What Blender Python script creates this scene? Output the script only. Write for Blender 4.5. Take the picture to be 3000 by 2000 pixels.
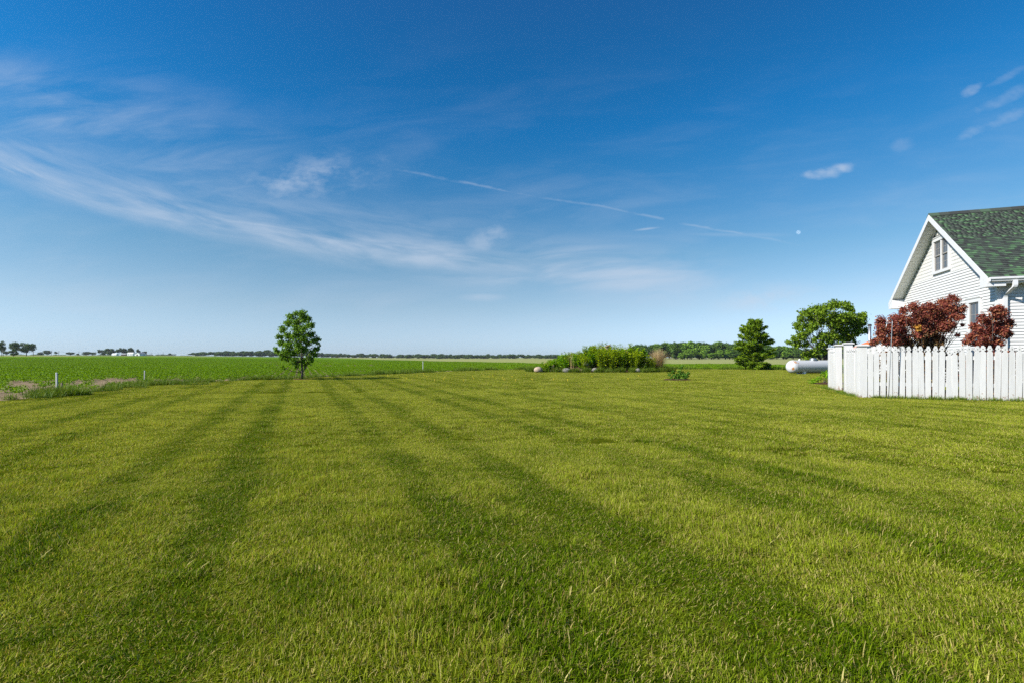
import bpy, bmesh, math, random
import numpy as np
from mathutils import Vector, Matrix
R = math.radians
sc = bpy.context.scene
for o in list(bpy.data.objects): bpy.data.objects.remove(o)
COL = sc.collection

# ------------------------------------------------------------------ camera
F, HY, H = 1430.0, 1046.0, 1.05          # focal length and horizon row (photo pixels), eye height
cam = bpy.data.objects.new('camera', bpy.data.cameras.new('camera')); COL.objects.link(cam)
cam.location = (0, 0, H); cam.rotation_euler = (R(90), 0, 0)
cam.data.sensor_width = 36; cam.data.lens = F / 3000 * 36
cam.data.shift_y = (HY - 1000) / 3000
cam.data.clip_start = 0.05; cam.data.clip_end = 20000
sc.camera = cam

# ------------------------------------------------------------------ node helper
class E:
    def __init__(s, t, k): s.t, s.k = t, k
    def _m(s, op, *a):
        n = s.t.nodes.new('ShaderNodeMath'); n.operation = op
        for i, v in enumerate((s,) + a):
            if isinstance(v, E): s.t.links.new(v.k, n.inputs[i])
            else: n.inputs[i].default_value = v
        return E(s.t, n.outputs[0])
    def __add__(s, o): return s._m('ADD', o)
    __radd__ = __add__
    def __sub__(s, o): return s._m('SUBTRACT', o)
    def __rsub__(s, o): return (s * -1.0) + o
    def __mul__(s, o): return s._m('MULTIPLY', o)
    __rmul__ = __mul__
    def __truediv__(s, o): return s._m('DIVIDE', o)
    def pow(s, o): return s._m('POWER', o)
    def max(s, o): return s._m('MAXIMUM', o)
    def min(s, o): return s._m('MINIMUM', o)
    def abs(s): return s._m('ABSOLUTE')
    def fract(s): return s._m('FRACT')
    def gt(s, o): return s._m('GREATER_THAN', o)
    def sstep(s, a, b, lo=0.0, hi=1.0):
        n = s.t.nodes.new('ShaderNodeMapRange'); n.interpolation_type = 'SMOOTHSTEP'
        s.t.links.new(s.k, n.inputs[0])
        for i, v in enumerate((a, b, lo, hi)): n.inputs[1 + i].default_value = v
        return E(s.t, n.outputs[0])
    def gauss(s, w): return ((s / w)._m('POWER', 2.0) * -1.0)._m('EXPONENT')

def vec(t, x, y, z):
    n = t.nodes.new('ShaderNodeCombineXYZ')
    for i, v in enumerate((x, y, z)):
        if isinstance(v, E): t.links.new(v.k, n.inputs[i])
        else: n.inputs[i].default_value = v
    return n.outputs[0]
def sep(t, k):
    n = t.nodes.new('ShaderNodeSeparateXYZ'); t.links.new(k, n.inputs[0])
    return [E(t, o) for o in n.outputs]
def noise(t, v, scale, detail=4, rough=.55, dist=0.0):
    n = t.nodes.new('ShaderNodeTexNoise'); t.links.new(v, n.inputs['Vector'])
    n.inputs['Scale'].default_value = scale; n.inputs['Detail'].default_value = detail
    n.inputs['Roughness'].default_value = rough; n.inputs['Distortion'].default_value = dist
    return E(t, n.outputs[0])
def mixc(t, f, a, b, mode='MIX'):
    n = t.nodes.new('ShaderNodeMix'); n.data_type = 'RGBA'; n.blend_type = mode
    if isinstance(f, E): t.links.new(f.k, n.inputs[0])
    else: n.inputs[0].default_value = f
    for i, v in ((6, a), (7, b)):
        if isinstance(v, tuple): n.inputs[i].default_value = v + (1,) if len(v) == 3 else v
        else: t.links.new(v, n.inputs[i])
    return n.outputs[2]
def ramp(t, f, stops, interp='LINEAR'):
    n = t.nodes.new('ShaderNodeValToRGB'); t.links.new(f.k, n.inputs[0]); r = n.color_ramp
    r.interpolation = interp
    while len(r.elements) < len(stops): r.elements.new(.5)
    for e, (p, c) in zip(r.elements, stops): e.position = p; e.color = c + (1,)
    return n.outputs[0]

# ------------------------------------------------------------------ world: sky and cirrus
SUN_EL = 35.0
SUN_DIR = Vector((-0.92, -0.39, 0)).normalized()          # where the sun stands, seen from the lawn
w = bpy.data.worlds.new('World'); sc.world = w; w.use_nodes = True
t = w.node_tree; t.nodes.clear()
w.cycles.sampling_method = 'MANUAL'; w.cycles.sample_map_resolution = 256
out = t.nodes.new('ShaderNodeOutputWorld'); bg = t.nodes.new('ShaderNodeBackground')
sky = t.nodes.new('ShaderNodeTexSky'); sky.sky_type = 'NISHITA'; sky.sun_disc = False
sky.sun_elevation = R(SUN_EL); sky.sun_rotation = math.atan2(SUN_DIR.x, SUN_DIR.y)
sky.air_density = 1.0; sky.dust_density = 0.35; sky.ozone_density = 2.2; sky.altitude = 200
SKY_STRENGTH = 0.0675
bg.inputs[1].default_value = SKY_STRENGTH
tc = t.nodes.new('ShaderNodeTexCoord')
dx, dy, dz = sep(t, tc.outputs['Generated'])
yy = dy.max(.03); X = dx / yy; Z = dz / yy
front = dy.sstep(.05, .25) * dz.sstep(-.02, .02)
hsv = t.nodes.new('ShaderNodeHueSaturation'); hsv.inputs['Saturation'].default_value = 1.0
hsv.inputs['Hue'].default_value = .5
t.links.new(sky.outputs[0], hsv.inputs['Color'])
# deep polarised blue of the photograph: brightness of the physical sky, hue shifting evenly with elevation
sc3 = t.nodes.new('ShaderNodeSeparateColor'); t.links.new(hsv.outputs[0], sc3.inputs[0])
cc3 = t.nodes.new('ShaderNodeCombineColor')
gch = (E(t, sc3.outputs[1]) * .119).max(.0).pow(1.1) * (.82 / .119) * dz.sstep(.62, .15, 1.0, 1.15)
rat = ramp(t, dz, [(.0, (.78, 1.17 / 3.5, 0)), (.10, (.64, 1.33 / 3.5, 0)), (.196, (.43, 1.62 / 3.5, 0)), (.287, (.26, 2.06 / 3.5, 0)), (.357, (.14, 2.40 / 3.5, 0)), (.42, (.075, 2.70 / 3.5, 0)), (.51, (.075, 2.88 / 3.5, 0)), (.60, (.12, 3.0 / 3.5, 0))])
sr = t.nodes.new('ShaderNodeSeparateColor'); t.links.new(rat, sr.inputs[0])
for i, e in enumerate((gch * E(t, sr.outputs[0]), gch, gch * E(t, sr.outputs[1]) * 3.5)): t.links.new(e.k, cc3.inputs[i])
# main cirrus band, its feathered upper edge and its streaks
wob = noise(t, vec(t, X * 2.2, Z * 3.0, 0.3), 1.0, 2) - .5
Zc = .385 - (X + 1.05) * .24 + (X + 1.05) * (X + .35) * .1306
T = Z - Zc + wob * .035
st1 = noise(t, vec(t, X * 3.2 + T * 3.0, T * 19, 1.7), 1.3, 4, .58, .3)
fine = noise(t, vec(t, X * 13, Z * 24, 2.2), 1.0, 5, .62)
soft = noise(t, vec(t, X * 2.4 + Z * 2.0, Z * 12 - X * 1.5, 9.0), 1.3, 4, .58, .4)
body = T.sstep(-.046, .014) * T.sstep(.16, .0)
core = (T - .012).gauss(.024)
amp = X.sstep(-1.5, -.75, .6, 1.0) * X.sstep(.30, -.22)
c1 = (body * st1.sstep(.24, .82) * .80 + core * st1.sstep(.18, .70) * .45) * amp * (fine * .5 + .72)
up = (T - .14).gauss(.11) * X.sstep(-.25, -.75) * soft.sstep(.34, .80) * .42
pu, pv = (X + .43) + (Z - .365) * .2, (Z - .362) - (X + .43) * .17
patch = pu.gauss(.17) * pv.gauss(.044) * fine.sstep(.34, .78) * .55
lowb = (Z - .195 + (X - .0) * .10).gauss(.05) * X.sstep(-.40, -.05) * X.sstep(.62, .2) * soft.sstep(.30, .72) * .72
pk = (X - .53).gauss(.10) * (Z - .118 - (X - .53) * .05).gauss(.026) * fine.sstep(.26, .70) * .62
pk2 = (X + .06).gauss(.040) * (Z - .122).gauss(.007) * fine.sstep(.2, .6) * .40
tuft = (X + .05).gauss(.055) * (Z - .243 - (X + .05) * .5).gauss(.032) * fine.sstep(.30, .72) * .50
# contrails
Zt = .396 - (X + .308) * .196 + (X + .308) * (X - .07) * .02 + wob * .03 + (fine - .5) * .012
tr = (Z - Zt).gauss(.0026) * X.sstep(-.34, -.15) * X.sstep(.64, .45) * fine.sstep(.34, .60) * .24
Zt2 = .258 - (X - .2) * .02 + (X - .15) * (X - .6) * .06
tr2 = (Z - Zt2).gauss(.004) * X.sstep(.28, .42) * X.sstep(.6, .5) * .14
tr3 = (Z - .262 - (X - .275) * .12).gauss(.0022) * (X - .275).gauss(.022) * .42
# small puffs at the right
puffn = noise(t, vec(t, X * 20, Z * 38, 6.0), 1.0, 4, .55)
def puff(cx, cz, rx, rz, k, tilt=0.0):
    ax, az = X - cx, Z - cz - (X - cx) * tilt
    d = 1.0 - ((ax / rx).pow(2.0) + (az / rz).pow(2.0))
    return (d + (puffn - .5) * 3.4).sstep(-.3, 2.0) * d.sstep(-1.6, .3) * k
pf = puff(.65, .379, .064, .0145, .70, .18)
for a in ((.943, .548, .026, .014, .36, .5), (1.01, .572, .050, .010, .18, .5), (1.005, .487, .100, .016, .28, .42), (1.01, .53, .08, .016, .22, .45),
          (.797, .433, .030, .022, .16, .3), (.98, .255, .10, .014, .22, .1)):
    pf = pf.max(puff(*a))
haze_hi = soft.sstep(.40, .85) * Z.sstep(.75, .2) * .17
cl = (c1 * .68).max(up).max(patch).max(lowb).max(pk).max(pk2).max(tuft).max(tr).max(tr2).max(tr3).max(pf).max(haze_hi) * front
CLOUD = (4.9, 5.6, 6.7)
final = mixc(t, cl.min(.92), cc3.outputs[0], CLOUD)
t.links.new(final, bg.inputs[0]); t.links.new(bg.outputs[0], out.inputs[0])

# ------------------------------------------------------------------ sun and exposure
sl = bpy.data.lights.new('sun', 'SUN'); sl.energy = 4.6; sl.angle = R(.53); sl.color = (1.0, .955, .88)
sun = bpy.data.objects.new('sun', sl); COL.objects.link(sun)
sv = Vector((SUN_DIR.x * math.cos(R(SUN_EL)), SUN_DIR.y * math.cos(R(SUN_EL)), math.sin(R(SUN_EL))))
sun.rotation_euler = sv.to_track_quat('Z', 'Y').to_euler(); sun.location = sv * 60
vs = sc.view_settings; vs.view_transform = 'Standard'; vs.look = 'None'; vs.gamma = 1; vs.exposure = 0.85; vs.use_curve_mapping = False
cy = sc.cycles; cy.max_bounces = 5; cy.diffuse_bounces = 2; cy.glossy_bounces = 3; cy.transmission_bounces = 3; cy.transparent_max_bounces = 6; cy.volume_bounces = 0
cy.use_denoising = False; cy.use_adaptive_sampling = True; cy.adaptive_threshold = .01; cy.adaptive_min_samples = 64

# ------------------------------------------------------------------ materials
def mat(name):
    m = bpy.data.materials.new(name); m.use_nodes = True; t = m.node_tree
    return m, t, t.nodes['Principled BSDF']
def attr(t, name):
    n = t.nodes.new('ShaderNodeAttribute'); n.attribute_name = name; return E(t, n.outputs['Fac'])
def wpos(t): return t.nodes.new('ShaderNodeNewGeometry').outputs['Position']
def opos(t): return t.nodes.new('ShaderNodeTexCoord').outputs['Object']
def orand(t): return E(t, t.nodes.new('ShaderNodeObjectInfo').outputs['Random'])
def bump(t, p, h, s=.3, d=.02):
    b = t.nodes.new('ShaderNodeBump'); b.inputs['Strength'].default_value = s; b.inputs['Distance'].default_value = d
    t.links.new(h.k, b.inputs['Height']); t.links.new(b.outputs[0], p.inputs['Normal'])
def plain(name, c, rough=.6, var=.12, nscale=6.0, metal=0.0, spec=.4, b=0.0):
    m, t, p = mat(name); n = noise(t, opos(t), nscale, 5)
    d = tuple(x * (1 - var) for x in c); l = tuple(min(1, x * (1 + var)) for x in c)
    t.links.new(mixc(t, n.sstep(.3, .7), d, l), p.inputs['Base Color'])
    p.inputs['Roughness'].default_value = rough; p.inputs['Metallic'].default_value = metal; p.inputs['Specular IOR Level'].default_value = spec
    if b: bump(t, p, noise(t, opos(t), nscale * 6, 4), b)
    return m
def leafy(name, stops, transl=.3, tcol=None, rough=.55, spec=.12, clump=0.0):
    m, t, p = mat(name); f = attr(t, 'tone')
    if clump: f = f + (noise(t, opos(t), clump, 2) - .5) * .7
    c = ramp(t, f, stops); t.links.new(c, p.inputs['Base Color'])
    p.inputs['Roughness'].default_value = rough; p.inputs['Specular IOR Level'].default_value = spec
    tr = t.nodes.new('ShaderNodeBsdfTranslucent'); t.links.new(mixc(t, 1.0, c, tcol or (1.3, 1.25, .5), 'MULTIPLY'), tr.inputs[0])
    mx = t.nodes.new('ShaderNodeMixShader'); mx.inputs[0].default_value = transl
    t.links.new(p.outputs[0], mx.inputs[1]); t.links.new(tr.outputs[0], mx.inputs[2])
    t.links.new(mx.outputs[0], t.nodes['Material Output'].inputs[0])
    return m

WX, WY = -.398, .917                     # direction of mowing and of the crop rows
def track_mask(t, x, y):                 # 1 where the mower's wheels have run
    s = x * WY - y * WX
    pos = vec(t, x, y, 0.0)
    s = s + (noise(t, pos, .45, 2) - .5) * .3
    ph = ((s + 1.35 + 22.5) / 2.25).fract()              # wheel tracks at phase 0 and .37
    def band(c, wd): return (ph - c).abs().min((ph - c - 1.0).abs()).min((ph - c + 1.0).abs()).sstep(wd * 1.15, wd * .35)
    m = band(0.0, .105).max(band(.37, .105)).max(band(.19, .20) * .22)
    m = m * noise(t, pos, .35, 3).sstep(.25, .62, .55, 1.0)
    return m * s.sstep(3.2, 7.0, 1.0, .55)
def make_grass(name, far):
    m, t, p = mat(name); P = wpos(t); x, y, z = sep(t, P)
    tone, hh = attr(t, 'tone'), attr(t, 'hh')
    trk = track_mask(t, x, y)  # blade-lean shading of the mower stripes is tinted in through this mask
    big = noise(t, vec(t, x, y, 0.0), .55, 4, .6)
    mid = noise(t, vec(t, x, y, 3.0), 2.6, 3, .6)
    lush_shade = (big * .55 + mid * .45).sstep(.41, .60)
    lush_shade = (lush_shade * .60 + trk * .60 + y.sstep(6.5, 2.0) * .34).min(1.0)  # patchy lush growth, plus stripe shading and near shade between blades painted as colour
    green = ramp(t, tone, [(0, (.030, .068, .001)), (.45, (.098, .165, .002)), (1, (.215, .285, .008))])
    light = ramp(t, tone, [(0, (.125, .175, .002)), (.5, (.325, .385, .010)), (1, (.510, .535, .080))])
    c = mixc(t, lush_shade, light, green)
    tone2 = attr(t, 'tone2')
    dry = tone2.gt(lush_shade * .12 + .72)
    c = mixc(t, dry * .9, c, ramp(t, tone, [(0, (.27, .19, .040)), (1, (.64, .53, .21))]))
    tip = hh.sstep(.72, 1.0) * (1.0 - lush_shade) * .40
    c = mixc(t, tip, c, (.43, .42, .06))
    t.links.new(c, p.inputs['Base Color']); p.inputs['Roughness'].default_value = .6; p.inputs['Specular IOR Level'].default_value = .05
    tr = t.nodes.new('ShaderNodeBsdfTranslucent'); t.links.new(mixc(t, 1.0, c, (1.25, 1.2, .5), 'MULTIPLY'), tr.inputs[0])
    mx = t.nodes.new('ShaderNodeMixShader'); mx.inputs[0].default_value = .38
    t.links.new(p.outputs[0], mx.inputs[1]); t.links.new(tr.outputs[0], mx.inputs[2])
    t.links.new(mx.outputs[0], t.nodes['Material Output'].inputs[0])
    return m
M = {}
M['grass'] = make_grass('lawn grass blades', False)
m, t, p = mat('lawn thatch'); x, y, z = sep(t, wpos(t)); v = vec(t, x, y, 0.0)
t.links.new(ramp(t, noise(t, v, 9, 6, .7), [(.3, (.022, .032, .001)), (.5, (.055, .070, .003)), (.7, (.12, .10, .012))]), p.inputs['Base Color'])
p.inputs['Roughness'].default_value = 1; p.inputs['Specular IOR Level'].default_value = 0; M['thatch'] = m
m, t, p = mat('field soil and far fields'); x, y, z = sep(t, wpos(t)); v = vec(t, x, y, 0.0)
s_ = x * WY - y * WX; u_ = x * WX + y * WY
D_ = (x * x + y * y).pow(.5)
soil = ramp(t, noise(t, v, 3.5, 8, .7), [(.3, (.14, .100, .058)), (.5, (.23, .172, .105)), (.68, (.33, .262, .170))])
rows = ((s_ / 2.28).fract() - .5).abs()
greenf = ramp(t, noise(t, vec(t, x * .05, y * .05, 0.0), 1, 3), [(.35, (.085, .170, .006)), (.65, (.115, .200, .010))])
palef = mixc(t, noise(t, vec(t, s_ * .25, u_ * .012, 0.0), 1.0, 4).sstep(.35, .65), (.30, .285, .125), (.225, .255, .085))
c = mixc(t, D_.sstep(95, 150), soil, greenf)
nb = (noise(t, v, .05, 2) - .5) * 5
pale = (s_ + nb).gt(36.0) * (y + nb).gt(74.0)
c = mixc(t, pale, c, palef)
strips = noise(t, vec(t, x * .002 + 3, y * .0045, 0.0), 1.0, 2)
farc = ramp(t, strips, [(.40, (.09, .16, .018)), (.47, (.25, .255, .09)), (.53, (.085, .15, .018)), (.60, (.30, .28, .13))], 'CONSTANT')
c = mixc(t, D_.sstep(330, 420) * (1.0 - pale * .8), c, farc)
t.links.new(c, p.inputs['Base Color']); p.inputs['Roughness'].default_value = 1; p.inputs['Specular IOR Level'].default_value = 0
bump(t, p, noise(t, v, 12, 6, .7), .8, .05); M['field'] = m

def whitepaint(name, base, dirt, ds, amount, objsp=True):
    m, t, p = mat(name); P = opos(t); x, y, z = sep(t, P); r = orand(t)
    n = noise(t, vec(t, x * 14 + r * 40, y * 14, z * 3.0), 1.0, 6, .65)
    c = mixc(t, n.sstep(.3, .75), base, tuple(k * .90 for k in base))
    low = z.sstep(.32, .0)
    chip = noise(t, vec(t, x * 22 + r * 90, y * 22, z * 16), 1.0, 5, .7)
    k = (chip + low * .13 + z.sstep(.10, .0) * .06).sstep(.69 - amount, .74 - amount)
    c = mixc(t, k, c, dirt)
    stain = noise(t, vec(t, x * 7 + r * 30, y * 7, z * 1.4), 1.0, 4).sstep(.48, .8) * .35 + low * .22
    c = mixc(t, stain, c, (.42, .39, .31)); c = mixc(t, r * .16, c, (.45, .44, .41))
    t.links.new(c, p.inputs['Base Color']); p.inputs['Roughness'].default_value = .55; p.inputs['Specular IOR Level'].default_value = .35
    bump(t, p, noise(t, vec(t, x * 60, y * 60, z * 6), 1.0, 4), .25, .004)
    return m
M['fence'] = whitepaint('weathered white fence paint', (.59, .58, .56), (.24, .13, .08), 1, .025)
M['dark'] = plain('dark nail holes and gaps', (.03, .022, .018), .8)
M['siding'] = plain('white vinyl siding', (.57, .565, .545), .45, .035, 2.0)
M['trim'] = plain('white painted trim', (.58, .58, .575), .4, .03, 3.0)
M['soffit'] = plain('pale grey soffit vinyl', (.74, .74, .69), .5, .04, 3.0)
M['scallop'] = plain('cream scallop siding', (.58, .57, .535), .5, .04, 8.0)
M['sash'] = plain('grey window sash', (.26, .245, .225), .45, .05)
m, t, p = mat('window glass'); t.links.new(mixc(t, noise(t, opos(t), 2.0, 2), (.045, .055, .07), (.10, .115, .13)), p.inputs['Base Color'])
p.inputs['Roughness'].default_value = .08; p.inputs['Specular IOR Level'].default_value = .6; M['glass'] = m
def shingle_mat(name, rnd):
    m, t, p = mat(name); f = rnd(t); P = opos(t)
    c = ramp(t, f, [(0, (.042, .046, .042)), (.22, (.054, .064, .054)), (.45, (.060, .080, .060)), (.66, (.065, .100, .064)), (.82, (.076, .138, .071)), (.94, (.094, .175, .084))], 'CONSTANT')
    g = noise(t, wpos(t), 90, 3, .8)
    c = mixc(t, g.sstep(.35, .7) * .55, c, mixc(t, 1.0, c, (.45, .5, .45), 'MULTIPLY'))
    t.links.new(c, p.inputs['Base Color']); p.inputs['Roughness'].default_value = .9; p.inputs['Specular IOR Level'].default_value = .2
    bump(t, p, g, .5, .004); return m
M['shingle'] = shingle_mat('green shingle granules', orand)
M['shingle_f'] = shingle_mat('green shingle granules joined', lambda t: attr(t, 'tone'))
M['bark'] = plain('grey brown bark', (.115, .090, .068), .9, .35, 14, b=.6)
M['barkdark'] = plain('dark bark', (.060, .050, .042), .9, .3, 10, b=.5)
G3 = lambda a, b, c: [(.0, a), (.5, b), (1.0, c)]
M['maple'] = leafy('maple leaves', G3((0.055, 0.125, 0.009), (0.115, 0.222, 0.014), (0.204, 0.328, 0.023)), .34)
M['broad'] = leafy('garden tree leaves', G3((0.057, 0.110, 0.008), (0.139, 0.230, 0.013), (0.260, 0.350, 0.023)), .34)
M['spruce'] = leafy('conifer needles', G3((0.058, 0.129, 0.009), (0.150, 0.256, 0.011), (0.318, 0.406, 0.020)), .25)
M['red'] = leafy('maroon smokebush leaves', [(0, (0.085, 0.025, 0.021)), (.35, (0.183, 0.044, 0.036)), (.62, (0.287, 0.082, 0.050)), (.82, (0.355, 0.155, 0.068)), (1, (0.383, 0.246, 0.089))], .28, (1.5, .8, .6))
M['redlow'] = leafy('bronze green smokebush leaves', [(0, (0.072, 0.048, 0.024)), (.4, (0.171, 0.088, 0.042)), (.7, (0.234, 0.152, 0.060)), (1, (0.180, 0.200, 0.075))], .28, (1.3, 1.0, .6))
M['ochre'] = leafy('yellow dying leaves', G3((.42, .20, .03), (.55, .28, .05), (.62, .36, .09)), .2)
M['wood1'] = leafy('sunlit woodland leaves', G3((0.062, 0.134, 0.013), (0.129, 0.238, 0.021), (0.219, 0.346, 0.033)), .2)  # lighter copy of the woodland leaves, with the sunlight put into the colour
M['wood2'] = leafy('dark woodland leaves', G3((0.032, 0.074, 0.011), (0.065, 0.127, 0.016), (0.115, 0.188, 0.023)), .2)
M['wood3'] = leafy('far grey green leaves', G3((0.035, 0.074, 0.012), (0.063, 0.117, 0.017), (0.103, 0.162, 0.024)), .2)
M['soy'] = leafy('young crop leaves', G3((0.098, 0.194, 0.004), (0.140, 0.257, 0.005), (0.195, 0.314, 0.009)), .35)
M['verge'] = leafy('tall verge grass', G3((0.060, 0.120, 0.008), (0.119, 0.195, 0.014), (0.221, 0.255, 0.040)), .3)
M['leafA'] = leafy('bright broad perennial leaves', G3((0.087, 0.221, 0.007), (0.180, 0.356, 0.010), (0.317, 0.472, 0.019)), .35)
M['leafB'] = leafy('feathery yellow green leaves', G3((0.151, 0.243, 0.007), (0.313, 0.426, 0.010), (0.505, 0.584, 0.019)), .32)
M['straw'] = leafy('dry straw stalks', G3((0.308, 0.210, 0.098), (0.490, 0.350, 0.169), (0.644, 0.504, 0.273)), .2, (1, .9, .7))
M['sumac'] = leafy('dark glossy shrub leaves', G3((0.040, 0.120, 0.012), (0.080, 0.188, 0.019), (0.152, 0.277, 0.031)), .3)
M['mulch'] = plain('dark bark mulch', (.075, .045, .030), 1, .5, 30, spec=0, b=1)
M['metal'] = plain('galvanised metal', (.42, .42, .41), .4, .12, 8, .85)
M['orange'] = plain('orange painted roof', (.72, .17, .035), .55, .1, 5)
M['white'] = plain('white paint', (.78, .78, .77), .5, .05, 4)
M['farwhite'] = plain('far white boards', (.75, .75, .74), .6, .04, .4)
M['fargrey'] = plain('far grey roof', (.30, .30, .31), .7, .1, .4)
M['farred'] = plain('far dark barn boards', (.09, .05, .045), .8, .1, .4)
M['pole'] = plain('weathered pole timber', (.13, .11, .09), .9, .2, 2)
M['yellow'] = plain('dandelion yellow', (.75, .52, .02), .7, .1, 90)
M['stump'] = plain('weathered stump wood', (.26, .19, .13), .9, .35, 9, b=.8)
def rockmat(name, c0, c1):
    m, t, p = mat(name); P = opos(t); t.links.new(mixc(t, noise(t, P, 5, 6, .7).sstep(.35, .68), c0, c1), p.inputs['Base Color'])
    p.inputs['Roughness'].default_value = .9; bump(t, p, noise(t, P, 14, 6, .7), .6, .03); return m
M['rock'] = rockmat('grey boulder', (.17, .16, .14), (.33, .30, .26)); M['rocktan'] = rockmat('tan boulder', (.30, .22, .15), (.50, .38, .27))
m, t, p = mat('white tank paint with rust'); P = opos(t); x, y, z = sep(t, P)
def spot(a, b, c_, r_): return (((x - a).pow(2.0) + (y - b).pow(2.0) + (z - c_).pow(2.0)).pow(.5) + (noise(t, P, 9, 4) - .5) * r_ * 1.6).sstep(r_, r_ * .55)
TX = x
rust = spot(-.24, -.26, -.12, .12).max(spot(-.05, -.25, .28, .14) * .8).max(spot(.10, -.33, .22, .06) * .7)
rust = rust.max(noise(t, P, 4.5, 6, .7).sstep(.66, .74) * .45)
c = mixc(t, noise(t, P, 2.5, 4), (.47, .48, .49), (.55, .55, .54)); c = mixc(t, noise(t, P, 3.5, 5).sstep(.5, .8) * .3, c, (.62, .55, .42))
c = mixc(t, rust, c, (.42, .20, .07))
t.links.new(c, p.inputs['Base Color']); p.inputs['Roughness'].default_value = .45; M['tank'] = m
m, t, p = mat('pale moon behind the air'); t.nodes.remove(p); d_ = t.nodes.new('ShaderNodeBsdfDiffuse'); tp_ = t.nodes.new('ShaderNodeBsdfTransparent'); ad = t.nodes.new('ShaderNodeAddShader')
t.links.new(mixc(t, noise(t, opos(t), .06, 3).sstep(.35, .65), (.05, .05, .045), (.12, .11, .10)), d_.inputs[0]); t.links.new(d_.outputs[0], ad.inputs[0]); t.links.new(tp_.outputs[0], ad.inputs[1]); t.links.new(ad.outputs[0], t.nodes['Material Output'].inputs[0]); M['moon'] = m

# ------------------------------------------------------------------ mesh helpers
def tag(o, label=None, cat=None, group=None, kind=None):
    if label: o['label'] = label
    if cat: o['category'] = cat
    if group: o['group'] = group
    if kind: o['kind'] = kind
    return o
def link(o, parent=None):
    COL.objects.link(o)
    if parent is not None: o.parent = parent
    return o
def new_mesh(name, V, Fc, mt=None, smooth=False, attrs=None):
    me = bpy.data.meshes.new(name)
    V = np.asarray(V, dtype=np.float32).reshape(-1, 3)
    if isinstance(Fc, np.ndarray):
        k = Fc.shape[1]; me.vertices.add(len(V)); me.vertices.foreach_set('co', V.ravel())
        me.loops.add(Fc.size); me.loops.foreach_set('vertex_index', Fc.astype(np.int32).ravel())
        me.polygons.add(len(Fc)); me.polygons.foreach_set('loop_start', np.arange(0, Fc.size, k, dtype=np.int32))
        me.polygons.foreach_set('loop_total', np.full(len(Fc), k, dtype=np.int32))
        me.update(calc_edges=True)
    else:
        me.from_pydata([tuple(map(float, v)) for v in V], [], [tuple(f) for f in Fc]); me.update()
    if attrs:
        for k, a in attrs.items():
            at = me.attributes.new(k, 'FLOAT', 'POINT'); at.data.foreach_set('value', np.asarray(a, dtype=np.float32))
    if mt: me.materials.append(mt)
    if smooth: me.polygons.foreach_set('use_smooth', np.ones(len(me.polygons), dtype=bool))
    return me
def mobj(name, V, Fc, mt, parent=None, **k):
    return link(bpy.data.objects.new(name, new_mesh(name, V, Fc, mt, **k)), parent)
def empty(name, loc=(0, 0, 0), rz=0.0):
    o = bpy.data.objects.new(name, None); o.empty_display_size = .2
    o.location = loc; o.rotation_euler = (0, 0, rz); return link(o)
BOXF = [(0, 3, 2, 1), (4, 5, 6, 7), (0, 1, 5, 4), (1, 2, 6, 5), (2, 3, 7, 6), (3, 0, 4, 7)]
def boxv(x0, x1, y0, y1, z0, z1):
    return [(x0, y0, z0), (x1, y0, z0), (x1, y1, z0), (x0, y1, z0), (x0, y0, z1), (x1, y0, z1), (x1, y1, z1), (x0, y1, z1)]
def box(name, b, mt, parent=None, bev=0.0):
    o = mobj(name, boxv(*b), BOXF, mt, parent)
    if bev:
        bm = bmesh.new(); bm.from_mesh(o.data); bmesh.ops.recalc_face_normals(bm, faces=bm.faces)
        bmesh.ops.bevel(bm, geom=bm.edges[:], offset=bev, segments=2, affect='EDGES'); bm.to_mesh(o.data); bm.free()
    return o
def join(parts):
    V, Fc, n = [], [], 0
    for v, f in parts:
        V += [tuple(a) for a in v]; Fc += [tuple(i + n for i in q) for q in f]; n += len(v)
    return V, Fc
def prism(poly, axis, a, b):
    """poly: 2-D outline; axis 'x','y','z' is the extrusion axis"""
    n = len(poly)
    def pt(p, q): return {'x': (q, p[0], p[1]), 'y': (p[0], q, p[1]), 'z': (p[0], p[1], q)}[axis]
    V = [pt(p, a) for p in poly] + [pt(p, b) for p in poly]
    Fc = [tuple(range(n))[::-1], tuple(range(n, 2 * n))] + [(i, (i + 1) % n, n + (i + 1) % n, n + i) for i in range(n)]
    return V, Fc
def fixn(o):
    bm = bmesh.new(); bm.from_mesh(o.data); bmesh.ops.recalc_face_normals(bm, faces=bm.faces); bm.to_mesh(o.data); bm.free(); return o
def tube(path, radii, sides=8):
    P = [Vector(p) for p in path]; V, Fc = [], []
    up = Vector((0.13, .27, 1)).normalized()
    for i, p in enumerate(P):
        d = (P[min(i + 1, len(P) - 1)] - P[max(i - 1, 0)])
        d = d.normalized() if d.length > 1e-9 else Vector((0, 0, 1))
        a = d.cross(Vector((1, 0, 0)) if abs(d.x) < .9 else Vector((0, 1, 0))).normalized(); b = d.cross(a)
        r = radii[i] if hasattr(radii, '__len__') else radii
        for k in range(sides):
            an = 2 * math.pi * k / sides; V.append(p + (a * math.cos(an) + b * math.sin(an)) * r)
    for i in range(len(P) - 1):
        for k in range(sides):
            k2 = (k + 1) % sides; Fc.append((i * sides + k, i * sides + k2, (i + 1) * sides + k2, (i + 1) * sides + k))
    Fc.append(tuple(range(sides))[::-1]); Fc.append(tuple(range((len(P) - 1) * sides, len(P) * sides)))
    return V, Fc
def norm(a): return a / np.maximum(np.linalg.norm(a, axis=-1, keepdims=True), 1e-9)
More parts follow.
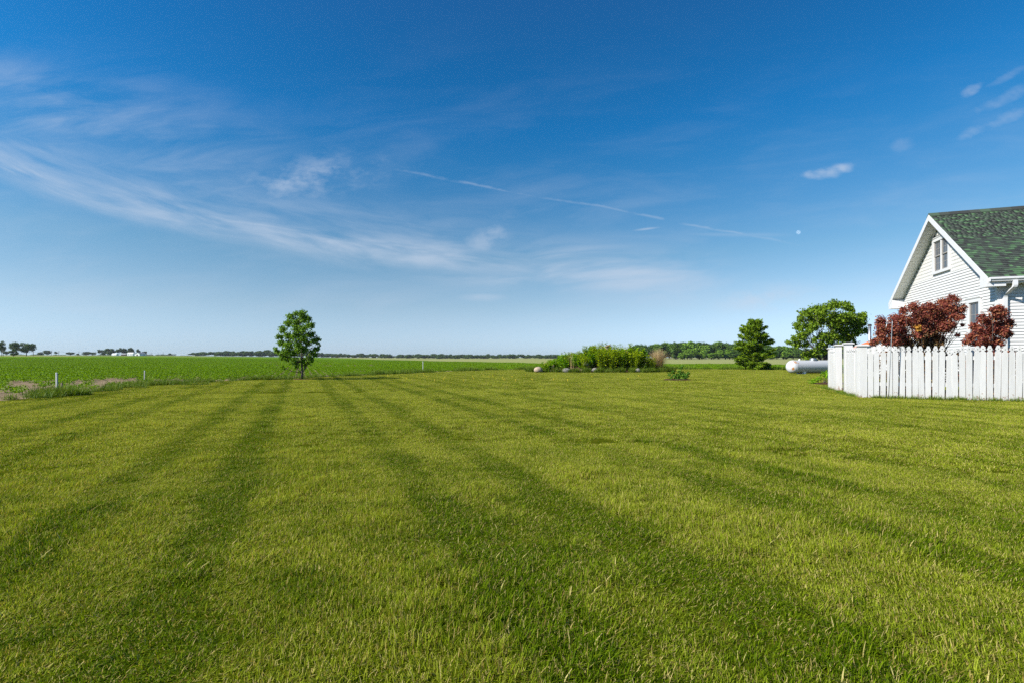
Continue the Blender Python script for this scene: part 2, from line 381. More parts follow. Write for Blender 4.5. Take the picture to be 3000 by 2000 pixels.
def leaves(rng, P, Nr, size, aspect=.62, fold=.18, along=None):
    """folded diamond leaves at P facing Nr; returns V, F, tone-per-vertex"""
    n = len(P); Nr = norm(Nr)
    tdir = rng.normal(size=(n, 3)) if along is None else along + rng.normal(size=(n, 3)) * .25
    tdir = norm(tdir - Nr * np.sum(tdir * Nr, 1, keepdims=True)); b = np.cross(Nr, tdir)
    s = (np.broadcast_to(size, (n,)) * rng.uniform(.7, 1.3, n))[:, None]
    v0 = P - tdir * s * .5; v2 = P + tdir * s * .5 - Nr * s * .1
    v1 = P + b * s * aspect * .5 + Nr * s * fold; v3 = P - b * s * aspect * .5 + Nr * s * fold
    V = np.stack([v0, v1, v2, v3], 1).reshape(-1, 3); i = np.arange(n)[:, None] * 4
    Fc = np.concatenate([i + np.array([[0, 1, 2]]), i + np.array([[0, 2, 3]])], 0)
    return V, Fc
def cluster_leaves(rng, C, Rr, dens, size, squash=.8, up=.45, shell=.55):
    """leaf positions in soft balls C (k,3) with radii Rr"""
    Ps, Ns = [], []
    for c, r in zip(C, Rr):
        n = max(6, int(dens * r * r)); d = norm(rng.normal(size=(n, 3)))
        rad = r * (shell + (1 - shell) * rng.random(n)[:, None]) * rng.uniform(.60, 1.32, (n, 1))
        q = d * rad; q[:, 2] *= squash
        Ps.append(c + q); nn = d * .8 + rng.normal(size=(n, 3)) * .55; nn[:, 2] += up; Ns.append(nn)
    return np.concatenate(Ps), np.concatenate(Ns)
def crown_obj(name, rng, P, N, size, mt, parent, aspect=.62, tonefn=None, along=None):
    V, Fc = leaves(rng, P, N, size, aspect, along=along)
    tone = rng.random(len(P)) * .75 + .125
    if tonefn is not None: tone = np.clip(tone * .55 + tonefn(P) * .45, 0, 1)
    return mobj(name, V, Fc, mt, parent, attrs={'tone': np.repeat(tone, 4)})
def px(x, y, D):                                   # a photo pixel at depth D metres -> world point
    return np.array([(x - 1500) / F * D, D, H + (HY - y) / F * D])

# scatter = one "stuff" object, copies of a few source meshes placed by geometry nodes
def scatter(name, pts, rot, scl, idx, sources, label, cat):
    c = bpy.data.collections.new(name + ' sources')
    for i, (me) in enumerate(sources):
        o = bpy.data.objects.new('%s source %02d' % (name, i), me); c.objects.link(o)
    me = bpy.data.meshes.new(name); n = len(pts); me.vertices.add(n); me.vertices.foreach_set('co', np.asarray(pts, np.float32).ravel())
    a = me.attributes.new('rot', 'FLOAT_VECTOR', 'POINT'); a.data.foreach_set('vector', np.asarray(rot, np.float32).ravel())
    a = me.attributes.new('scl', 'FLOAT_VECTOR', 'POINT'); a.data.foreach_set('vector', np.asarray(scl, np.float32).ravel())
    a = me.attributes.new('idx', 'INT', 'POINT'); a.data.foreach_set('value', np.asarray(idx, np.int32))
    o = link(bpy.data.objects.new(name, me)); tag(o, label, cat, kind='stuff')
    g = bpy.data.node_groups.new(name, 'GeometryNodeTree')
    g.interface.new_socket('Geometry', in_out='INPUT', socket_type='NodeSocketGeometry'); g.interface.new_socket('Geometry', in_out='OUTPUT', socket_type='NodeSocketGeometry')
    N = g.nodes; L = g.links; gi = N.new('NodeGroupInput'); go = N.new('NodeGroupOutput')
    ci = N.new('GeometryNodeCollectionInfo'); ci.inputs['Collection'].default_value = c
    ci.inputs['Separate Children'].default_value = True; ci.inputs['Reset Children'].default_value = True
    ip = N.new('GeometryNodeInstanceOnPoints'); ip.inputs['Pick Instance'].default_value = True
    def na(nm, ty):
        k = N.new('GeometryNodeInputNamedAttribute'); k.data_type = ty; k.inputs['Name'].default_value = nm
        return [s for s in k.outputs if s.enabled][0]
    L.new(gi.outputs[0], ip.inputs['Points']); L.new(ci.outputs[0], ip.inputs['Instance'])
    L.new(na('idx', 'INT'), ip.inputs['Instance Index'])
    e = N.new('FunctionNodeEulerToRotation'); L.new(na('rot', 'FLOAT_VECTOR'), e.inputs[0]); L.new(e.outputs[0], ip.inputs['Rotation'])
    L.new(na('scl', 'FLOAT_VECTOR'), ip.inputs['Scale']); L.new(ip.outputs[0], go.inputs[0])
    md = o.modifiers.new('scatter', 'NODES'); md.node_group = g
    return o
def vnoise(x, y, f, seed=0):
    r = np.random.default_rng(seed); v = 0
    for k in range(7):
        a = r.uniform(0, 2 * np.pi); ff = f * r.uniform(.6, 1.9); v = v + np.sin((x * np.cos(a) + y * np.sin(a)) * ff * 2 * np.pi + r.uniform(0, 6.3) + 1.3 * np.sin((x * np.sin(a) - y * np.cos(a)) * ff * 4))
    return v / 7 + .5
def in_poly(x, y, poly):
    ins = np.zeros(len(x), bool); n = len(poly)
    for i in range(n):
        x0, y0 = poly[i]; x1, y1 = poly[(i + 1) % n]
        cond = ((y0 > y) != (y1 > y))
        with np.errstate(divide='ignore', invalid='ignore'): xi = (x1 - x0) * (y - y0) / ((y1 - y0) if y1 != y0 else 1e-9) + x0
        ins ^= cond & (x < xi)
    return ins

# ------------------------------------------------------------------ ground, lawn, fields
def terrain(x, y):
    x = np.asarray(x, float); y = np.asarray(y, float); D = np.hypot(x, y); a = np.degrees(np.arctan2(x, y))
    sl = np.interp(a, [-110, -60, -46, -36, -23, -10, 0, 20, 46, 110], [0, .0030, .0047, .0046, .0016, -.0017, -.0016, -.0013, -.001, 0])
    return sl * np.clip(D - 25, 0, 900)
EDGE = [(-12.6, -6), (-12.4, 12), (-12.3, 14), (-13.4, 17.2), (-13.5, 19), (-12.2, 22.2), (-10.4, 25.0), (-6.2, 34), (-1.5, 41), (3, 44), (18, 43.2), (24, 40), (46, 37)]
LAWN = EDGE + [(46, -6)]
rings = np.concatenate([[0.0], np.geomspace(1.5, 4000, 60)]); NA = 180
ang = np.linspace(0, 2 * np.pi, NA, endpoint=False)
rr, aa = np.meshgrid(rings[1:], ang, indexing='ij'); gx, gy = rr * np.sin(aa), rr * np.cos(aa)
gz = terrain(gx, gy) - .03
V = np.concatenate([[[0, 0, -.03]], np.stack([gx, gy, gz], -1).reshape(-1, 3)])
Fc = [(0, 1 + (k + 1) % NA, 1 + k) for k in range(NA)]
for i in range(len(rings) - 2):
    for k in range(NA):
        k2 = (k + 1) % NA; Fc.append((1 + i * NA + k, 1 + i * NA + k2, 1 + (i + 1) * NA + k2, 1 + (i + 1) * NA + k))
gr = fixn(mobj('ground', V, Fc, M['field'], smooth=True)); tag(gr, 'flat farm fields of soil and young crop out to the horizon', kind='structure')
lw = mobj('lawn', [(x, y, 0) for x, y in LAWN], [tuple(range(len(LAWN)))[::-1]], M['thatch']); tag(lw, 'wide mown lawn of the yard', kind='structure')

def blade_patch(name, seed, S, n, w, h0, h1, lean):
    rng = np.random.default_rng(seed)
    x, y = rng.uniform(-S / 2, S / 2, (2, n)); h = rng.uniform(h0, h1, n) * (rng.random(n) ** .35 * .6 + .4)
    hd = rng.uniform(0, 2 * np.pi, n); ln = np.abs(rng.normal(.50, .40, n))
    lx, ly = np.cos(hd) * ln + lean, np.sin(hd) * ln
    fx, fy = -np.sin(hd), np.cos(hd); ww = w * rng.uniform(.6, 1.3, n) * .5
    b = np.stack([x, y, np.zeros(n) - .01], -1); L = np.stack([lx, ly, np.ones(n)], -1); L = norm(L)
    sd = np.stack([fx, fy, np.zeros(n)], -1) * ww[:, None]
    mid = b + L * (h * .55)[:, None]; drop = np.stack([lx, ly, -.5 * np.hypot(lx, ly)], -1)
    tip = b + L * h[:, None] + drop * (h * .45)[:, None]
    V = np.stack([b - sd, b + sd, mid - sd * .85, mid + sd * .85, tip - sd * .35, tip + sd * .35], 1).reshape(-1, 3)
    i = np.arange(n)[:, None] * 6
    Fc = np.concatenate([i + np.array([[0, 1, 3, 2]]), i + np.array([[2, 3, 5, 4]])])
    t1, t2 = rng.random(n), rng.random(n)
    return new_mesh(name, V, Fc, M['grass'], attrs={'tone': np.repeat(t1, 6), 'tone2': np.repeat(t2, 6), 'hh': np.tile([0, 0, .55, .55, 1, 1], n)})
src = []
for k in range(5): src.append(blade_patch('blade patch', 10 + k, .34, 2700, .0031, .018, .043, .16))          # 0-4 near
for k in range(4): src.append(blade_patch('blade patch', 30 + k, .62, 3600, .0048, .015, .036, .24))           # 5-8 middle
for k in range(4): src.append(blade_patch('blade patch', 50 + k, 1.2, 4000, .0110, .015, .034, .34))            # 9-12 far
for k in range(2): src.append(blade_patch('blade tuft', 70 + k, .16, 260, .0036, .035, .070, .12))              # 13-14 rank tufts
rng = np.random.default_rng(1)
def cells(step, d0, d1, jit):
    g = np.arange(-60, 60, step); x, y = [a.ravel() for a in np.meshgrid(g, g)]
    x = x + rng.uniform(-jit, jit, len(x)); y = y + rng.uniform(-jit, jit, len(y))
    D = np.hypot(x, y) + rng.uniform(-.35, .35, len(x)) * min(3, d0 * .3); a = np.degrees(np.arctan2(x, y))
    k = (D >= d0) & (D < d1) & (np.abs(a) < 56 + 40 / np.maximum(D, 1)) & (y > -1) & in_poly(x, y, LAWN)
    return x[k], y[k]
PX, PY, PI_, PT = [], [], [], []
for step, d0, d1, ids, jit in ((.25, .6, 6.0, (0, 5), .05), (.45, 6.0, 16.0, (5, 9), .09), (.88, 16.0, 60.0, (9, 13), .18)):
    x, y = cells(step, d0, d1, jit); PX.append(x); PY.append(y); PI_.append(rng.integers(ids[0], ids[1], len(x))); PT.append(np.zeros(len(x)))
n = 3200; a = rng.uniform(-55, 55, n); D = rng.uniform(1.2, 13, n); x, y = D * np.sin(np.radians(a)), D * np.cos(np.radians(a))
k = (vnoise(x, y, .35, 5) > .56) & in_poly(x, y, LAWN); PX.append(x[k]); PY.append(y[k]); PI_.append(rng.integers(13, 15, k.sum())); PT.append(np.ones(k.sum()))
x, y, idx, tuft_ = map(np.concatenate, (PX, PY, PI_, PT))
s = x * WY - y * WX; ph = ((s + 1.35 + 22.5) / 2.25) % 1.0
trk = ((ph < .13) | (ph > .87) | ((ph > .24) & (ph < .50)))
base = math.atan2(WY, WX)
rz = np.where(trk, base + np.pi, base) + rng.normal(0, .55, len(x))
hs = .72 + .62 * np.clip(vnoise(x, y, .5, 3), 0, 1) + .25 * (vnoise(x, y, 1.6, 4) - .5)
hs = np.where(trk, hs * .9, hs); sxy = rng.uniform(.97, 1.05, len(x)); flip = np.where(rng.random(len(x)) < .5, -1, 1)
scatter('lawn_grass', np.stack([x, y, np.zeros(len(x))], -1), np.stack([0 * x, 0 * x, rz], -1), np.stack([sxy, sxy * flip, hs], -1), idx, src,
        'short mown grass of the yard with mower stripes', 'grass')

# crop rows of the green field
rng = np.random.default_rng(101)
def row_seg(name, seed, L, n_pl, n_lf, size, h):
    rng = np.random.default_rng(seed); P, N = [], []
    for i in range(n_pl):
        c = np.array([(i + rng.uniform(.2, .8)) / n_pl * L - L / 2, rng.normal(0, .025), 0]); hh = h * rng.uniform(.6, 1.2)
        q = rng.normal(size=(n_lf, 3)) * np.array([.055, .06, 0]); q[:, 2] = rng.uniform(.25, 1.0, n_lf) * hh
        P.append(c + q); nn = rng.normal(size=(n_lf, 3)) * .6; nn[:, 2] += .8; N.append(nn)
    P, N = np.concatenate(P), np.concatenate(N); V, Fc = leaves(rng, P, N, size, .75)
    return new_mesh(name, V, Fc, M['soy'], attrs={'tone': np.repeat(rng.random(len(P)), 4)})
src = [row_seg('crop row', 100 + k, 1.0, 11, 11, .058, .17) for k in range(4)] + [row_seg('crop row', 120 + k, 2.4, 18, 9, .085, .18) for k in range(3)]
def edge_dist(x, y):
    d = np.full(len(x), 1e9)
    for (x0, y0), (x1, y1) in zip(EDGE[:-1], EDGE[1:]):
        vx, vy = x1 - x0, y1 - y0; tt = np.clip(((x - x0) * vx + (y - y0) * vy) / (vx * vx + vy * vy), 0, 1)
        d = np.minimum(d, np.hypot(x - x0 - tt * vx, y - y0 - tt * vy))
    return d
PX, PY, PI_ = [], [], []
for du, d0, d1, ids in ((.95, 5, 48, (0, 4)), (2.3, 48, 190, (4, 7))):
    sg = np.arange(-150, 60, .40); ug = np.arange(-20, 260, du); S_, U_ = [q.ravel() for q in np.meshgrid(sg, ug)]
    S_ = S_ + rng.normal(0, .015, len(S_)); U_ = U_ + rng.uniform(-.2, .2, len(U_))
    x, y = S_ * WY + U_ * WX, -S_ * WX + U_ * WY
    D = np.hypot(x, y); a = np.degrees(np.arctan2(x, y))
    k = (D >= d0) & (D < d1) & (a > -52) & (a < 44) & (y > 2) & ~in_poly(x, y, LAWN)
    x, y = x[k], y[k]; s = x * WY - y * WX; e = edge_dist(x, y)
    k = ((s < 36) | (y < 74)) & (e > .9)
    bare = np.maximum(np.clip((2.2 + 1.6 * (vnoise(x, y, .12, 9) - .5) * 2 - e) / 1.6, 0, 1) * (y < 21), np.clip((9.5 - e) / 6, 0, .70) * np.clip((27 - y) / 6, 0, 1))
    thin = np.clip((vnoise(x, y, .02, 12) - .35) * 4, 0, .62) * np.exp(-((np.degrees(np.arctan2(x, y)) + 22) / 9) ** 2) * (y > 34) * (y < 110)
    k &= rng.random(len(x)) > np.maximum(bare, thin)
    PX.append(x[k]); PY.append(y[k]); PI_.append(rng.integers(ids[0], ids[1], k.sum()))
x, y, idx = map(np.concatenate, (PX, PY, PI_))
hs = rng.uniform(.8, 1.2, len(x)) * (.8 + .4 * vnoise(x, y, .05, 21))
scatter('crop_rows', np.stack([x, y, terrain(x, y) - .02], -1), np.stack([0 * x, 0 * x, base + np.where(rng.random(len(x)) < .5, np.pi, 0)], -1),
        np.stack([np.ones(len(x)), np.ones(len(x)), hs], -1), idx, src, 'young green crop plants growing in rows beyond the lawn', 'crop')

# verge of long grass along the lawn's edge
rng = np.random.default_rng(102)
def tall_clump(name, seed, n, r, h0, h1, w, mt, spread=.4):
    rng = np.random.default_rng(seed); a = rng.uniform(0, 6.283, n); q = r * np.sqrt(rng.random(n)); h = rng.uniform(h0, h1, n)
    b = np.stack([q * np.cos(a), q * np.sin(a), np.zeros(n) - .02], -1); hd = rng.uniform(0, 6.283, n); ln = np.abs(rng.normal(0, spread, n))
    L = norm(np.stack([np.cos(hd) * ln, np.sin(hd) * ln, np.ones(n)], -1)); sd = np.stack([-np.sin(hd), np.cos(hd), 0 * hd], -1) * w * .5
    mid = b + L * (h * .55)[:, None]; tip = mid + norm(L + np.stack([np.cos(hd) * ln, np.sin(hd) * ln, -.2 + 0 * hd], -1)) * (h * .45)[:, None]
    V = np.stack([b - sd, b + sd, mid - sd * .8, mid + sd * .8, tip - sd * .2, tip + sd * .2], 1).reshape(-1, 3); i = np.arange(n)[:, None] * 6
    Fc = np.concatenate([i + np.array([[0, 1, 3, 2]]), i + np.array([[2, 3, 5, 4]])])
    return new_mesh(name, V, Fc, mt, attrs={'tone': np.repeat(rng.random(n), 6)})
src = [tall_clump('verge clump', 200 + k, 110, .22, .12, .34, .012, M['verge'], .55) for k in range(4)]
PX, PY, SC = [], [], []
for (x0, y0), (x1, y1) in zip(EDGE[:-1], EDGE[1:]):
    L = math.hypot(x1 - x0, y1 - y0); n = int(L * 9); tt = rng.random(n); off = rng.normal(.30, .30, n)
    nx_, ny_ = -(y1 - y0) / L, (x1 - x0) / L
    x = x0 + (x1 - x0) * tt + nx_ * off; y = y0 + (y1 - y0) * tt + ny_ * off
    k = (y > 6) & (vnoise(x, y, .16, 31) + rng.uniform(-.25, .25, n) > np.where(y < 22, .58, .30))
    PX.append(x[k]); PY.append(y[k]); SC.append(rng.uniform(.5, 1.15, k.sum()) * np.where(y[k] > 30, 1.25, .9))
for (x0, y0, n, rx, ry) in ((-12.45, 13.6, 26, .55, .18), (-13.6, 18.9, 26, 1.5, .30), (-6.6, 34.2, 14, .9, .3), (-11.9, 23.2, 14, 1.4, .3)):
    PX.append(x0 + rng.normal(0, rx * .6, n)); PY.append(y0 + rng.normal(0, ry, n)); SC.append(rng.uniform(.7, 1.15, n))
x, y, q = map(np.concatenate, (PX, PY, SC))
scatter('verge_grass', np.stack([x, y, 0 * x - .02], -1), np.stack([0 * x, 0 * x, rng.uniform(0, 6.28, len(x))], -1), np.stack([q, q, q], -1), rng.integers(0, 4, len(x)), src,
        'rough long grass along the edge of the lawn', 'grass')

# ------------------------------------------------------------------ house
TH = R(19.3)
HP = np.array([15.446, 15.5, 0.0]); HL = 6.96; EO, RO = .40, .444          # corner, gable width, eave and rake overhang
Z_E, Z_R = 3.56, 6.57; SLP = (Z_R - Z_E) / (HL / 2 + EO); HW = 9.0
house = empty('house', HP, -TH)
tag(house, 'white clapboard house with a steep green shingle roof behind the picket fence', 'house')
def roofz(y): return Z_R - SLP * abs(y - HL / 2)
TK = .15
# body of the walls
gp = [(.03, 0), (HL - .03, 0), (HL - .03, 3.40), (HL - .03, roofz(HL - .03) - TK - .02), (HL / 2, Z_R - TK - .03), (.03, roofz(.03) - TK - .02)]
v, f = prism(gp, 'x', .03, HW); fixn(mobj('wall', v, f, M['siding'], house))
WIN1 = (3.03, 4.14, 4.42, 5.59)      # gable window glass: y0, y1, z0, z1
WIN2 = (1.00, 1.61, 1.25, 2.92)
HOLES = [(WIN1[0] - .13, WIN1[1] + .13, WIN1[2] - .12, WIN1[3] + .17), (WIN2[0] - .13, WIN2[1] + .13, WIN2[2] - .12, WIN2[3] + .17)]
EXPO = .1
def ylim(z):
    q = (z + TK + .02 - Z_E) / SLP - EO
    return max(.0, q), min(HL, HL - q)
def gable_board(z0, z1, ya, yb, yc, yd, name, mt, d0=.028, d1=.004):
    """ya..yb along the lower edge, yc..yd along the upper edge, leaning out at its foot"""
    V = [(-d0, ya, z0), (-d0, yb, z0), (-d1, yd, z1), (-d1, yc, z1), (.03, ya, z0), (.03, yb, z0), (.03, yd, z1), (.03, yc, z1)]
    return fixn(mobj(name, V, BOXF, mt, house))
k = 0; z = .25
while z < 4.20:
    z1 = min(z + EXPO + .004, 4.22); a0, b0 = ylim(z); a1, b1 = ylim(z1)
    segs = [(a0, b0, a1, b1)]
    for hy0, hy1, hz0, hz1 in HOLES:
        if hz0 < z + .05 < hz1:
            ns = []
            for (p0, p1, p2, p3) in segs:
                if p0 < hy0: ns.append((p0, min(p1, hy0), p2, min(p3, hy0)))
                if p1 > hy1: ns.append((max(p0, hy1), p1, max(p2, hy1), p3))
            segs = ns
    for sgm in segs:
        if sgm[1] - sgm[0] > .05: gable_board(z, z1, sgm[0], sgm[1], sgm[2], sgm[3], 'siding_board', M['siding'])
    z += EXPO
# scalloped courses in the peak
z = 4.20
while z < Z_R - .45:
    z1 = z + .135; a0, b0 = ylim(z1 - .02); parts = []
    n = int((b0 - a0) / .115); 
    if n < 1: break
    wd = (b0 - a0) / n; hole = HOLES[0]
    for i in range(n):
        y0, y1 = a0 + i * wd + .002, a0 + (i + 1) * wd - .002
        if y1 > hole[0] and y0 < hole[1] and z1 > hole[2] and z < hole[3]:
            if y0 < hole[0] - .03: y1 = hole[0]
            elif y1 > hole[1] + .03: y0 = hole[1]
            else: continue
        cy_, r_ = (y0 + y1) / 2, (y1 - y0) / 2
        poly = [(y1, z1 + .01), (y1, z + .045)] + [(cy_ + r_ * math.cos(q), z + .045 - .045 * math.sin(q)) for q in np.linspace(0.35, math.pi - .35, 5)] + [(y0, z + .045), (y0, z1 + .01)]
        V = [(-.020, p_[0], p_[1]) if p_[1] < z + .06 else (-.008, p_[0], p_[1]) for p_ in poly]; m_ = len(poly)
        V += [(.03, p_[0], p_[1]) for p_ in poly]
        parts.append((V, [tuple(range(m_)), tuple(range(m_, 2 * m_))[::-1]] + [(j, m_ + j, m_ + (j + 1) % m_, (j + 1) % m_) for j in range(m_)]))
    if parts: v, f = join(parts); o = fixn(mobj('scallop_course', v, f, M['scallop'], house)); o['kind'] = 'stuff'
    z += .135
# front (eave) wall boards
z = .25
while z < 3.36:
    z1 = min(z + EXPO + .004, 3.38)
    V = [(.10, -.028, z), (HW, -.028, z), (HW, -.004, z1), (.10, -.004, z1), (.10, .03, z), (HW, .03, z), (HW, .03, z1), (.10, .03, z1)]
    fixn(mobj('siding_board', V, BOXF, M['siding'], house)); z += EXPO
box('corner_board', (-.040, .10, -.040, .10, .2, 3.37), M['trim'], house)
box('foundation', (.0, HW, .0, HL, -.05, .25), plain('grey foundation', (.35, .34, .32), .9), house)
# roof slabs (near slope carries shingles one by one)
def slab(y0, y1, x0, x1, dz0, dz1):
    return [(x0, y0, roofz(y0) + dz0), (x1, y0, roofz(y0) + dz0), (x1, y1, roofz(y1) + dz0), (x0, y1, roofz(y1) + dz0),
            (x0, y0, roofz(y0) + dz1), (x1, y0, roofz(y0) + dz1), (x1, y1, roofz(y1) + dz1), (x0, y1, roofz(y1) + dz1)]
roof = fixn(mobj('roof', *join([(slab(-EO, HL / 2, -RO, HW, -.12, -.02), BOXF)]), M['shingle'], house)); roof['label'] = 'green and charcoal shingle roof slope'
fixn(mobj('rear_roof_slope', *join([(slab(HL / 2, HL + EO, -RO, HW, -.12, .0), BOXF)]), M['shingle'], house))
rng = np.random.default_rng(7)
cs = 1 / math.sqrt(1 + SLP * SLP); sn = SLP * cs
sm = new_mesh('shingle', [(0, 0, 0), (1, 0, 0), (1, 1, 0), (0, 1, 0), (0, 0, .6), (1, 0, .6), (1, 1, .1), (0, 1, .1)], BOXF, M['shingle'])
pitch_m = Matrix(((1, 0, 0), (0, cs, -sn), (0, sn, cs)))
nc = 40; sl_len = (HL / 2 + EO) / cs; ex = sl_len / nc; rest = []; rt = []; count = 0
for r_ in range(nc):
    d = r_ * ex; x0 = -RO - rng.uniform(0, .2); yy0 = -EO - .02 + d * cs; zz0 = roofz(-EO) - .02 * SLP + d * sn - .02
    vis = .42 + (r_ / nc) * 2.1 + .3
    while x0 < HW - .05:
        wd = rng.choice([.09, .12, .15, .18]); xa, xb = max(x0, -RO - .01), min(x0 + wd, HW)
        if xb - xa > .03:
            th = .020 + .008 * rng.random()
            if xa < vis and count < 300:
                o = bpy.data.objects.new('shingle', sm); o.parent = roof; COL.objects.link(o); count += 1
                o.location = (xa + .002, yy0, zz0); o.rotation_euler = (math.atan(SLP), 0, 0); o.scale = (xb - xa - .004, ex * 1.25, th / .6 * 1.0)
            else:
                for c in ((0, 0, 0), (1, 0, 0), (1, 1, 0), (0, 1, 0), (0, 0, .6), (1, 0, .6), (1, 1, .1), (0, 1, .1)):
                    q = pitch_m @ Vector((c[0] * (xb - xa - .004), c[1] * ex * 1.25, c[2] * th / .6))
                    rest.append((xa + .002 + q.x, yy0 + q.y, zz0 + q.z))
                rt += [rng.random()] * 8
        x0 += wd
n = len(rest) // 8; Fc = (np.arange(n)[:, None, None] * 8 + np.array(BOXF)[None]).reshape(-1, 4)
o = mobj('shingle_field', rest, Fc, M['shingle_f'], roof, attrs={'tone': rt}); o['kind'] = 'stuff'
for i in range(31):
    a_, b_ = -RO - .02 + i * .31, -RO - .02 + i * .31 + .30
    if a_ > HW - .3: break
    poly = [(HL / 2 - .16, Z_R - .16 * SLP + .012), (HL / 2, Z_R + .022), (HL / 2 + .16, Z_R - .16 * SLP + .012), (HL / 2 + .16, Z_R - .16 * SLP + .040), (HL / 2, Z_R + .052), (HL / 2 - .16, Z_R - .16 * SLP + .040)]
    v, f = prism(poly, 'x', a_, b_); fixn(mobj('ridge_cap', v, f, M['shingle'], roof))
# rake boards, soffits, returns
for sgn in (0, 1):
    def Y(y): return y if sgn == 0 else HL - y
    pts = [(Y(-EO - .005), roofz(-EO) - .012), (Y(HL / 2), Z_R - .012), (Y(HL / 2), Z_R - .235), (Y(-EO - .005), roofz(-EO) - .235)]
    v, f = prism(pts, 'x', -RO - .026, -RO - .002); o = fixn(mobj('rake_board', v, f, M['trim'], house))
    nP = 24
    for i in range(nP):
        y0 = -EO + .06 + (HL / 2 + EO - .06) * i / nP; y1 = -EO + .06 + (HL / 2 + EO - .06) * (i + 1) / nP - .012
        za, zb = roofz(y0) - .145, roofz(y1) - .145
        V = [(-RO, Y(y0), za), (-.001, Y(y0), za), (-.001, Y(y1), zb), (-RO, Y(y1), zb), (-RO, Y(y0), za + .02), (-.001, Y(y0), za + .02), (-.001, Y(y1), zb + .02), (-RO, Y(y1), zb + .02)]
        fixn(mobj('soffit_panel', V, BOXF, M['soffit'], house))
    ret = [(Y(-EO), roofz(-EO) - .20), (Y(-EO), roofz(-EO) - .31), (Y(.0), roofz(-EO) - .31), (Y(.0), roofz(.0) - .24)]
    v, f = prism(ret, 'x', -RO - .022, -.004); fixn(mobj('eave_return', v, f, M['trim'], house))
zs = roofz(-EO) - .20
box('eave_soffit', (-.002, HW, -EO + .02, .02, zs - .02, zs), M['soffit'], house)
box('fascia', (-RO + .002, HW, -EO - .002, -EO + .022, zs - .02, roofz(-EO) - .035), M['trim'], house)
gpoly = [(-EO - .004, zs + .17), (-EO - .004, zs + .035), (-EO - .075, zs + .035), (-EO - .095, zs + .085), (-EO - .125, zs + .105), (-EO - .125, zs + .165), (-EO - .112, zs + .165), (-EO - .112, zs + .118), (-EO - .085, zs + .098), (-EO - .066, zs + .048), (-EO - .016, zs + .048), (-EO - .016, zs + .17)]
v, f = prism(gpoly, 'x', -RO + .01, HW); gut = fixn(mobj('gutter', v, f, M['trim'], house))
box('end_cap', (-RO + .004, -RO + .008, -EO - .125, -EO - .004, zs + .035, zs + .165), M['trim'], gut)
def rect_pipe(path, w_, d_):
    V, Fc = [], []
    for x_, y_, z_ in path: V += [(x_ - w_ / 2, y_ - d_ / 2, z_), (x_ + w_ / 2, y_ - d_ / 2, z_), (x_ + w_ / 2, y_ + d_ / 2, z_ + .0), (x_ - w_ / 2, y_ + d_ / 2, z_)]
    for i in range(len(path) - 1):
        for k in range(4): a_, b_ = i * 4 + k, i * 4 + (k + 1) % 4; Fc.append((a_, b_, b_ + 4, a_ + 4))
    Fc += [(3, 2, 1, 0), tuple(range(len(V) - 4, len(V)))]
    return V, Fc
path = [(.18, -EO - .07, zs + .05), (.18, -EO - .07, zs - .10), (.17, -EO - .05, zs - .16), (.145, -.20, zs - .30), (.13, -.10, zs - .36), (.125, -.075, zs - .44), (.125, -.072, .25)]
v, f = rect_pipe(path, .10, .085); dsp = fixn(mobj('downspout', v, f, M['trim'], house))
for z_ in (2.6, 1.0): box('strap', (.068, .182, -.120, -.024, z_, z_ + .03), M['trim'], dsp)
# windows
def window(y0, y1, z0, z1, name, double):
    fr = [boxv(-.055, .035, y0 - .11, y0, z0 - .10, z1), boxv(-.055, .035, y1, y1 + .11, z0 - .10, z1), boxv(-.057, .035, y0 - .11, y1 + .11, z1 + .001, z1 + .11), boxv(-.056, .035, y0 - .0005, y1 + .0005, z0 - .10, z0 - .001)]
    cx = (y0 + y1) / 2
    if double: fr.append(boxv(-.040, .034, cx - .035, cx + .035, z0, z1))
    wn = mobj('window', *join([(b, BOXF) for b in fr]), M['trim'], house)
    hp = [(-.06, z1 + .11), (-.075, z1 + .13), (-.085, z1 + .165), (.02, z1 + .165), (.02, z1 + .11)]
    v, f = prism([(a, b) for a, b in hp], 'y', y0 - .15, y1 + .15); fixn(mobj('head_moulding', v, f, M['trim'], wn))
    for a_, b_ in (((y0, cx - .035), (cx + .035, y1)) if double else ((y0, y1),)):
        zm = (z0 + z1) / 2
        for za, zb, dep in ((zm, z1, .0), (z0, zm + .03, .012)):
            sp = [boxv(-.022 + dep, .018 + dep, a_ + .001, a_ + .042, za, zb), boxv(-.022 + dep, .018 + dep, b_ - .042, b_ - .001, za, zb), boxv(-.020 + dep, .017 + dep, a_ + .04, b_ - .04, za, za + .045), boxv(-.020 + dep, .017 + dep, a_ + .04, b_ - .04, zb - .04, zb)]
            mobj('sash', *join([(b, BOXF) for b in sp]), M['sash'], wn)
            gw = (b_ - a_ - .084) / 2; gh = (zb - za - .085) / 2
            for i in range(2):
                for j in range(2):
                    ya = a_ + .042 + i * gw; zz = za + .045 + j * gh
                    box('pane', (.006 + dep, .012 + dep, ya + .006, ya + gw - .006, zz + .006, zz + gh - .006), M['glass'], wn)
            mobj('muntin', *join([(boxv(.002 + dep, .0125 + dep, (a_ + b_) / 2 - .007, (a_ + b_) / 2 + .007, za + .045, zb - .04), BOXF), (boxv(.003 + dep, .0130 + dep, a_ + .042, b_ - .042, za + .045 + gh - .007, za + .045 + gh + .007), BOXF)]), M['sash'], wn)
window(*WIN1, 'gable', True); window(*WIN2, 'lower', False)

